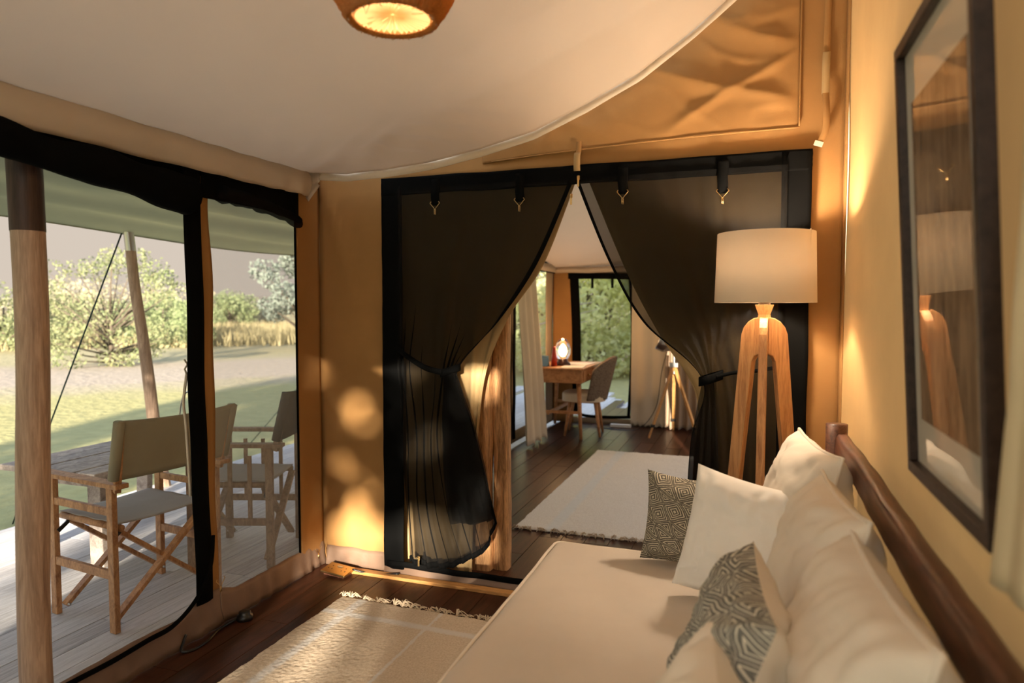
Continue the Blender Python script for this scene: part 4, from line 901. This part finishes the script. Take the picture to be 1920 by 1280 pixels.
def leaves(cents, n, size, seed, droop=0):
    r = np.random.default_rng(seed); c = np.array([q[:3] for q in cents]); rad = np.array([q[3] for q in cents]); 
    w = rad**2; k = r.choice(len(c), n, p=w/w.sum()); d = r.normal(size=(n, 3)); d /= np.linalg.norm(d, axis=1)[:, None]
    p = c[k]+d*(rad[k]*r.uniform(.35, 1.0, n)**.6)[:, None]*np.array([1, 1, .8])
    a = r.normal(size=(n, 3)); a /= np.linalg.norm(a, axis=1)[:, None]; b = np.cross(a, r.normal(size=(n, 3))); b /= np.linalg.norm(b, axis=1)[:, None]
    s = size*r.uniform(.5, 1.3, n)[:, None]
    v = np.stack([p-a*s, p+b*s*.5, p+a*s, p-b*s*.5], 1).reshape(-1, 3); f = np.arange(4*n).reshape(-1, 4)
    return v, f
def foliage(root, cents, n, size, seed, m):
    v, f = leaves(cents, n, size, seed); me = bpy.data.meshes.new('foliage'); me.from_pydata(v.tolist(), [], f.tolist()); me.update(); me.materials.append(m)
    o = bpy.data.objects.new('foliage', me); C.objects.link(o); o.parent = root; o['kind'] = 'stuff'; return o
def tree(name, x, y, h, w, n, size, seed, m, label, cat='tree', trunk=.10, low=.15, blobs=14, group=None, lean=0, br=1.0):
    r = random.Random(seed); root = empty(name, (x, y, gz)); tag(root, label, cat, group); cents = []
    b = MB()
    for k in range(blobs):
        a = r.uniform(0, 2*PI); q = r.random()**.6; zz = low*h+r.random()*(1-low)*h*.85; sp_ = w/2*math.sin(PI*min(.95, max(.12, zz/h*.8+.12)))
        p = (math.cos(a)*q*sp_, math.sin(a)*q*sp_, zz, w*r.uniform(.10, .2)*br); cents.append(p)
        st = (0, 0, min(zz*.4, h*.3)); b.tube([st, mix(st, p[:3], .5)+(0,)*0, p[:3]], [trunk*.5, trunk*.3, trunk*.1], 5)
    b.tube([(0, 0, 0), (.02*h, 0, h*.3), (0, .02*h, h*.65)], [trunk, trunk*.7, trunk*.3], 8); b.build('trunk', M['bark'], root, True)
    foliage(root, cents, n, size, seed, m); return root
LY = leafm('yellow_green_leaves', (.20, .25, .12, 1), (.34, .34, .18, 1), .5)
LG = leafm('mid_green_leaves', (.24, .30, .15, 1), (.34, .38, .20, 1), .55)
LF = leafm('brightened_shrub_leaves', (.66, .72, .38, 1), (.86, .84, .54, 1), .6)  # leaf colour raised to make up for the tent's shade on these shrubs
LD = leafm('dark_green_leaves', (.05, .09, .035, 1), (.16, .22, .08, 1), .35)
LB = leafm('grey_green_leaves', (.18, .22, .19, 1), (.28, .32, .27, 1), .4)
LT = leafm('tan_scrub', (.32, .30, .20, 1), (.40, .36, .24, 1), .4)
def dirp(px, dist):     # a place on the ground in the direction a picture column looks
    th = math.radians(19.37)-math.atan((px-960)/1280); return (-dist*math.sin(th), dist*math.cos(th))
def plant(px, dist, *a, **k): x, y = dirp(px, dist); return tree(a[0], x, y, *a[1:], **k)
plant(205, 24, 'tree', 3.9, 4.8, 5200, .06, 11, LY, 'airy yellow-green tree standing alone behind the guy rope', low=.04, blobs=46, trunk=.07, br=.6)
plant(305, 34, 'tree', 2.7, 4.6, 4500, .08, 12, LG, 'deeper green leafy tree right of the leaning deck post', trunk=.07)
plant(5, 34, 'bush', 2.7, 5.5, 5000, .08, 13, LY, 'pale bush at the left picture edge behind the big pole', 'bush')
plant(95, 44, 'bush', 2.2, 6, 4000, .11, 14, LT, 'tan hazy scrub between the big pole and the lone tree', 'bush')
plant(350, 40, 'bush', 2.1, 4, 3000, .09, 15, LG, 'green bush just left of the black door binding', 'bush')
plant(430, 56, 'bush', 2.7, 6.0, 4000, .12, 16, LG, 'rounded green bush seen through the mesh, the leftmost there', 'bush')
plant(478, 62, 'bush', 1.7, 6, 3000, .12, 17, LT, 'low olive bush seen through the middle of the mesh pane', 'bush')
plant(245, 60, 'bush', 2.2, 14, 5000, .15, 18, LT, 'long tan thicket along the horizon behind the lone tree', 'bush')
plant(572, 30, 'tree', 5.4, 4.2, 7000, .09, 19, LB, 'tall grey-green tree hanging in at the right edge of the mesh pane', trunk=.10, low=.28, blobs=24)
plant(140, 75, 'bush', 2.8, 16, 4500, .18, 20, LT, 'farthest hazy thicket at left on the horizon', 'bush')
# dry tall grass
def blades(cx, n, seed, m, label, h, fn):
    r = np.random.default_rng(seed); P = np.array([fn(r) for _ in range(n)]); a = r.uniform(0, PI, n); hh = h*r.uniform(.5, 1.2, n); w = .02+.02*h
    d = np.stack([np.cos(a)*w, np.sin(a)*w, np.zeros(n)], 1); base = np.stack([P[:, 0], P[:, 1], np.full(n, gz)], 1); tip = base+np.stack([r.normal(0, .12*h, n), r.normal(0, .12*h, n), hh], 1)
    v = np.stack([base-d, base+d, tip], 1).reshape(-1, 3); f = np.arange(3*n).reshape(-1, 3); me = bpy.data.meshes.new('tall_grass'); me.from_pydata(v.tolist(), [], f.tolist()); me.update(); me.materials.append(m)
    o = bpy.data.objects.new('tall_grass', me); C.objects.link(o); return tag(o, label, 'grass', None, 'stuff')
def gp(r):
    px = r.uniform(-60, 620); d = r.uniform(33, 62); x, y = dirp(px, d); return (x, y)
blades(None, 16000, 3, leafm('dry_grass', (.27, .23, .12, 1), (.34, .29, .16, 1), .3), 'tall dry grass beyond the dirt track', .75, gp)

# trees behind the tent that throw the dappled shade
tree('tree', 1.65, -9.0, 4.2, 3.6, 1500, .17, 31, LD, 'broad leafy tree behind the tent', trunk=.2, low=.2, blobs=22)
tree('tree', -1.5, -12.5, 6.4, 5.5, 9000, .16, 32, LD, 'tall leafy tree behind the deck', trunk=.2, low=.12, blobs=26)
# greenery close behind the far window
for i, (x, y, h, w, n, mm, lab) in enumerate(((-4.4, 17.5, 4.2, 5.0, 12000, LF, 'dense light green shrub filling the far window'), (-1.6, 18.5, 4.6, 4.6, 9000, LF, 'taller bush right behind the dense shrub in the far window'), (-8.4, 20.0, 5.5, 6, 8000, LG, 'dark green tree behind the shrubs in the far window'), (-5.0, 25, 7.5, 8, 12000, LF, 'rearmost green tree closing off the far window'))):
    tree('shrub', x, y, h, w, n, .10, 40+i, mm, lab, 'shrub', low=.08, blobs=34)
b = MB()
for pts in ([(-4.5, 14.6, 1.0), (-3.9, 14.4, 1.15), (-3.1, 14.3, 1.35)], [(-3.9, 14.4, 1.15), (-3.5, 14.3, 1.45), (-3.2, 14.3, 1.5)], [(-4.2, 14.5, 1.08), (-3.7, 14.3, 1.0), (-3.3, 14.3, 1.1)]): b.tube(pts, [.025, .016, .006], 6)
b.tube([(-4.5, 14.6, gz), (-4.5, 14.6, 1.0)], .028, 6); o = b.build('dead_branch', mat('bleached_wood', (.45, .38, .30, 1), .9), None, True); tag(o, 'bleached bare branch in front of the shrubs outside the far window', 'branch')

# awning over the deck
def awn(u, v):
    x = -2.36-2.24*u; y = -3+12*v
    return (x, y, 2.36-.40*u**1.15+(.022*math.sin(u*38+2.5*nz(y*.5, u*2))+.03*nz(u*16, y*.35, 4))*math.sin(PI*u)+.03*nz(x, y*.5)-.02*u*math.sin(y*1.57))
aw = MB().grid(awn, 60, 120).build('awning', M['olive'], None, True, .004); tag(aw, 'olive green canvas awning stretched over the deck', 'awning')
b = MB(); b.tube([Vector(awn(1, i/120)) for i in range(121)], .008, 6); b.build('edge_rope', M['olive'], aw, True)
def pole(name, p0, p1, r0, r1, label, m, seed, dark=None, capm=None):
    root = empty(name, p0); tag(root, label, 'pole'); p0, p1 = Vector(p0), Vector(p1)
    def seg(t0, t1, m, nm, k=1.0):
        def fn(u, v):
            t = t0+(t1-t0)*v; a = 2*PI*u; c_ = (p1-p0)*t; r = (r0+(r1-r0)*t)*k*(1+.05*nz(math.cos(a), math.sin(a), t*5+seed)); w = Vector((.02*nz(t*2.5, seed), .02*nz(t*2.5, seed, 4), 0))
            return c_+w+Vector((math.cos(a)*r, math.sin(a)*r, 0))
        return MB().grid(fn, 20, 40).build(nm, m, root, True)
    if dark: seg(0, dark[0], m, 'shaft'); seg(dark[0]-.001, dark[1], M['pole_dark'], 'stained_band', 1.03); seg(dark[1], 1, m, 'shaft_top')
    elif capm: seg(0, .93, m, 'shaft'); seg(.93, 1, capm, 'metal_cap', 1.03)
    else: seg(0, 1, m, 'shaft')
    return root
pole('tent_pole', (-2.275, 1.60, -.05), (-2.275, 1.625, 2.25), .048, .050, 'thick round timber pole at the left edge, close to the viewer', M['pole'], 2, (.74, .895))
pole('tent_pole', (-4.50, 4.25, -.06), (-4.52, 3.98, 1.97), .052, .036, 'leaning grey timber pole holding the awning edge', M['pole'], 6, capm=M['steel'])
pole('tent_pole', (-4.50, 8.4, -.06), (-4.52, 8.4, 1.97), .06, .05, 'next awning pole farther along the deck', M['pole'], 8)
b = MB(); b.tube([(-4.55, 3.96, 1.96), (-5.7, 3.85, gz)], .006, 6); o = b.build('guy_rope', M['rope'], None, True); tag(o, 'dark green guy rope running down from the leaning pole', 'rope')
b = MB(); b.tube([(-4.55, 8.4, 1.96), (-6.0, 6.95, gz)], .006, 6); o = b.build('guy_rope', M['rope'], None, True); tag(o, 'thin guy rope seen through the mesh pane', 'rope')
# tie cord hanging outside near the door binding
b = MB(); b.tube([(-2.23, 2.225, 1.18), (-2.23, 2.24, 1.16), (-2.23, 2.225, 1.14), (-2.23, 2.235, 1.12)], .004, 6); b.tube([keys([(-2.23, 2.235, 1.12), (-2.23, 2.215, 1.0), (-2.23, 2.225, .9), (-2.23, 2.24, .6)], i/16) for i in range(17)], .006, 6)
o = b.build('tie_cord', M['cream_hem'], None, True); tag(o, 'pale tie cord with a loop hanging by the black door binding', 'cord')

# ---------------------------------------------------------------- folding chairs
def director(name, loc, rz, W, D, label, m, bk, seatm, slats=False, arm=.66, back=.955):
    root = empty(name, loc, rz); tag(root, label, 'chair', 'folding armchairs on the deck')
    hw, hd = W/2, D/2
    for s in (-1, 1):
        y = s*hw
        for x in (-hd, hd): MB().box((x, y, arm/2), (.042, .026, arm)).build('leg', m, root, bevel=.003)
        MB().box((.0, y, arm+.010), (D+.16, .062, .022)).build('armrest', m, root, bevel=.004)
        MB().box((0, y, .26), (D-.04, .020, .040)).build('side_rail', m, root, bevel=.003)
        if not slats: MB().box((0, y, .545), (D-.04, .020, .034)).build('side_rail', m, root, bevel=.003)
        else:
            for x in (-D*.25, 0, D*.25): MB().box((x, y, .45), (.020, .016, .36)).build('spindle', m, root)
        b = MB(); b.tube([(-hd+.02, y*.80, .455), (hd+.03, y*.80, .455)], .017, 10); b.build('seat_rail', m, root, True)
        b = MB(); b.bar((-hd-.035, y*.99, arm-.02), (-hd-.105, y*1.06, back), .026, .030); b.build('back_post', m, root)
        for x in (-hd+.03, hd-.03):
            b = MB(); b.bar((x, y*.80, .44), (x, y, .40), .006, .018); b.build('metal_link', M['black_plastic'], root)
    for x, o_ in ((-hd+.035, .012), (hd-.035, .012)):
        for s in (-1, 1):
            b = MB(); b.bar((x+s*o_, s*hw*.80, .44), (x+s*o_, -s*hw*.96, .045), .020, .038, (1, 0, 0)); br = b.build('cross_brace', m, root, bevel=.002)
            b = MB(); b.tube([(x+s*o_-.03, -s*hw*.94, .05), (x+s*o_+.03, -s*hw*.94, .05)], .006, 8); b.build('bolt', M['steel'], br, True)
    def sf(u, v):
        x = -hd+.02+(D+.01)*v; t = (2*u-1); return (x, t*hw*.84, .478-.010*(1-t*t)-.002*math.sin(v*20))
    MB().grid(sf, 20, 16).build('seat', seatm, root, True, .005)
    def bf(u, v):
        t = 2*u-1; z = arm+.035+(back-arm-.03)*v; return (-hd-.042-.070*(z-arm)/(back-arm)-.014*(1-t*t)-.004, t*hw*1.12, z+.012*(t*t-.5)*(1 if v > .5 else .3))
    MB().grid(bf, 20, 10).build('backrest', bk, root, True, .008)
    for s in (-1, 1):
        b = MB(); b.tube([(-hd-.045, s*hw*1.06, arm+.04), (-hd-.11, s*hw*1.09, back+.005)], .024, 10); b.build('canvas_sleeve', bk, root, True)
    return root
director('folding_armchair', (-2.845, 2.525, -.055), math.radians(180-7.5), .545, .44, 'folding wooden armchair with olive canvas back and grey seat, beside the low table', M['chairwood'], M['chair_canvas'], M['seat_canvas'])
director('folding_armchair', (-2.80, 3.25, -.055), math.radians(199), .50, .44, 'greyish folding armchair with spindled sides behind the mesh pane', M['greywood'], M['dark_canvas'], M['seat_canvas'], True, .68, .98)
# low plank table
tbl = empty('coffee_table', (-3.72, 3.2, -.055)); tag(tbl, 'low weathered plank table with dark knots outside on the deck', 'table')
for k in range(5): MB().box((-.30+.15*k, 0, .53+.002*(k % 2)), (.143, 1.0+.03*(k % 2), .035)).build('plank', M['tablewood'], tbl, bevel=.005)
MB().box((0, -.40, .48), (.66, .07, .06)).build('cross_beam', M['tablewood'], tbl, bevel=.005); MB().box((0, .40, .48), (.66, .07, .06)).build('cross_beam', M['tablewood'], tbl, bevel=.005)
for sx in (-1, 1):
    for sy in (-1, 1): b = MB(); b.bar((sx*.24, sy*.38, .46), (sx*.30, sy*.42, 0), .10, .045, (0, 1, 0)); b.build('leg', M['tablewood'], tbl, bevel=.004)
o = MB().lathe([(0, 0), (.07, 0), (.085, .14), (.08, .145), (.066, .01), (0, .01)], n=24).build('bucket', M['steel'], None, True)
bk = empty('ice_bucket', (-3.5, 3.52, .492)); tag(bk, 'grey bucket with an arched handle on the table behind the chair back', 'bucket'); o.parent = bk
b = MB(); b.tube([(.083*math.cos(a), 0, .13+.22*math.sin(a)) for a in np.linspace(0, PI, 20)], .006, 8); b.build('handle', M['steel'], bk, True)
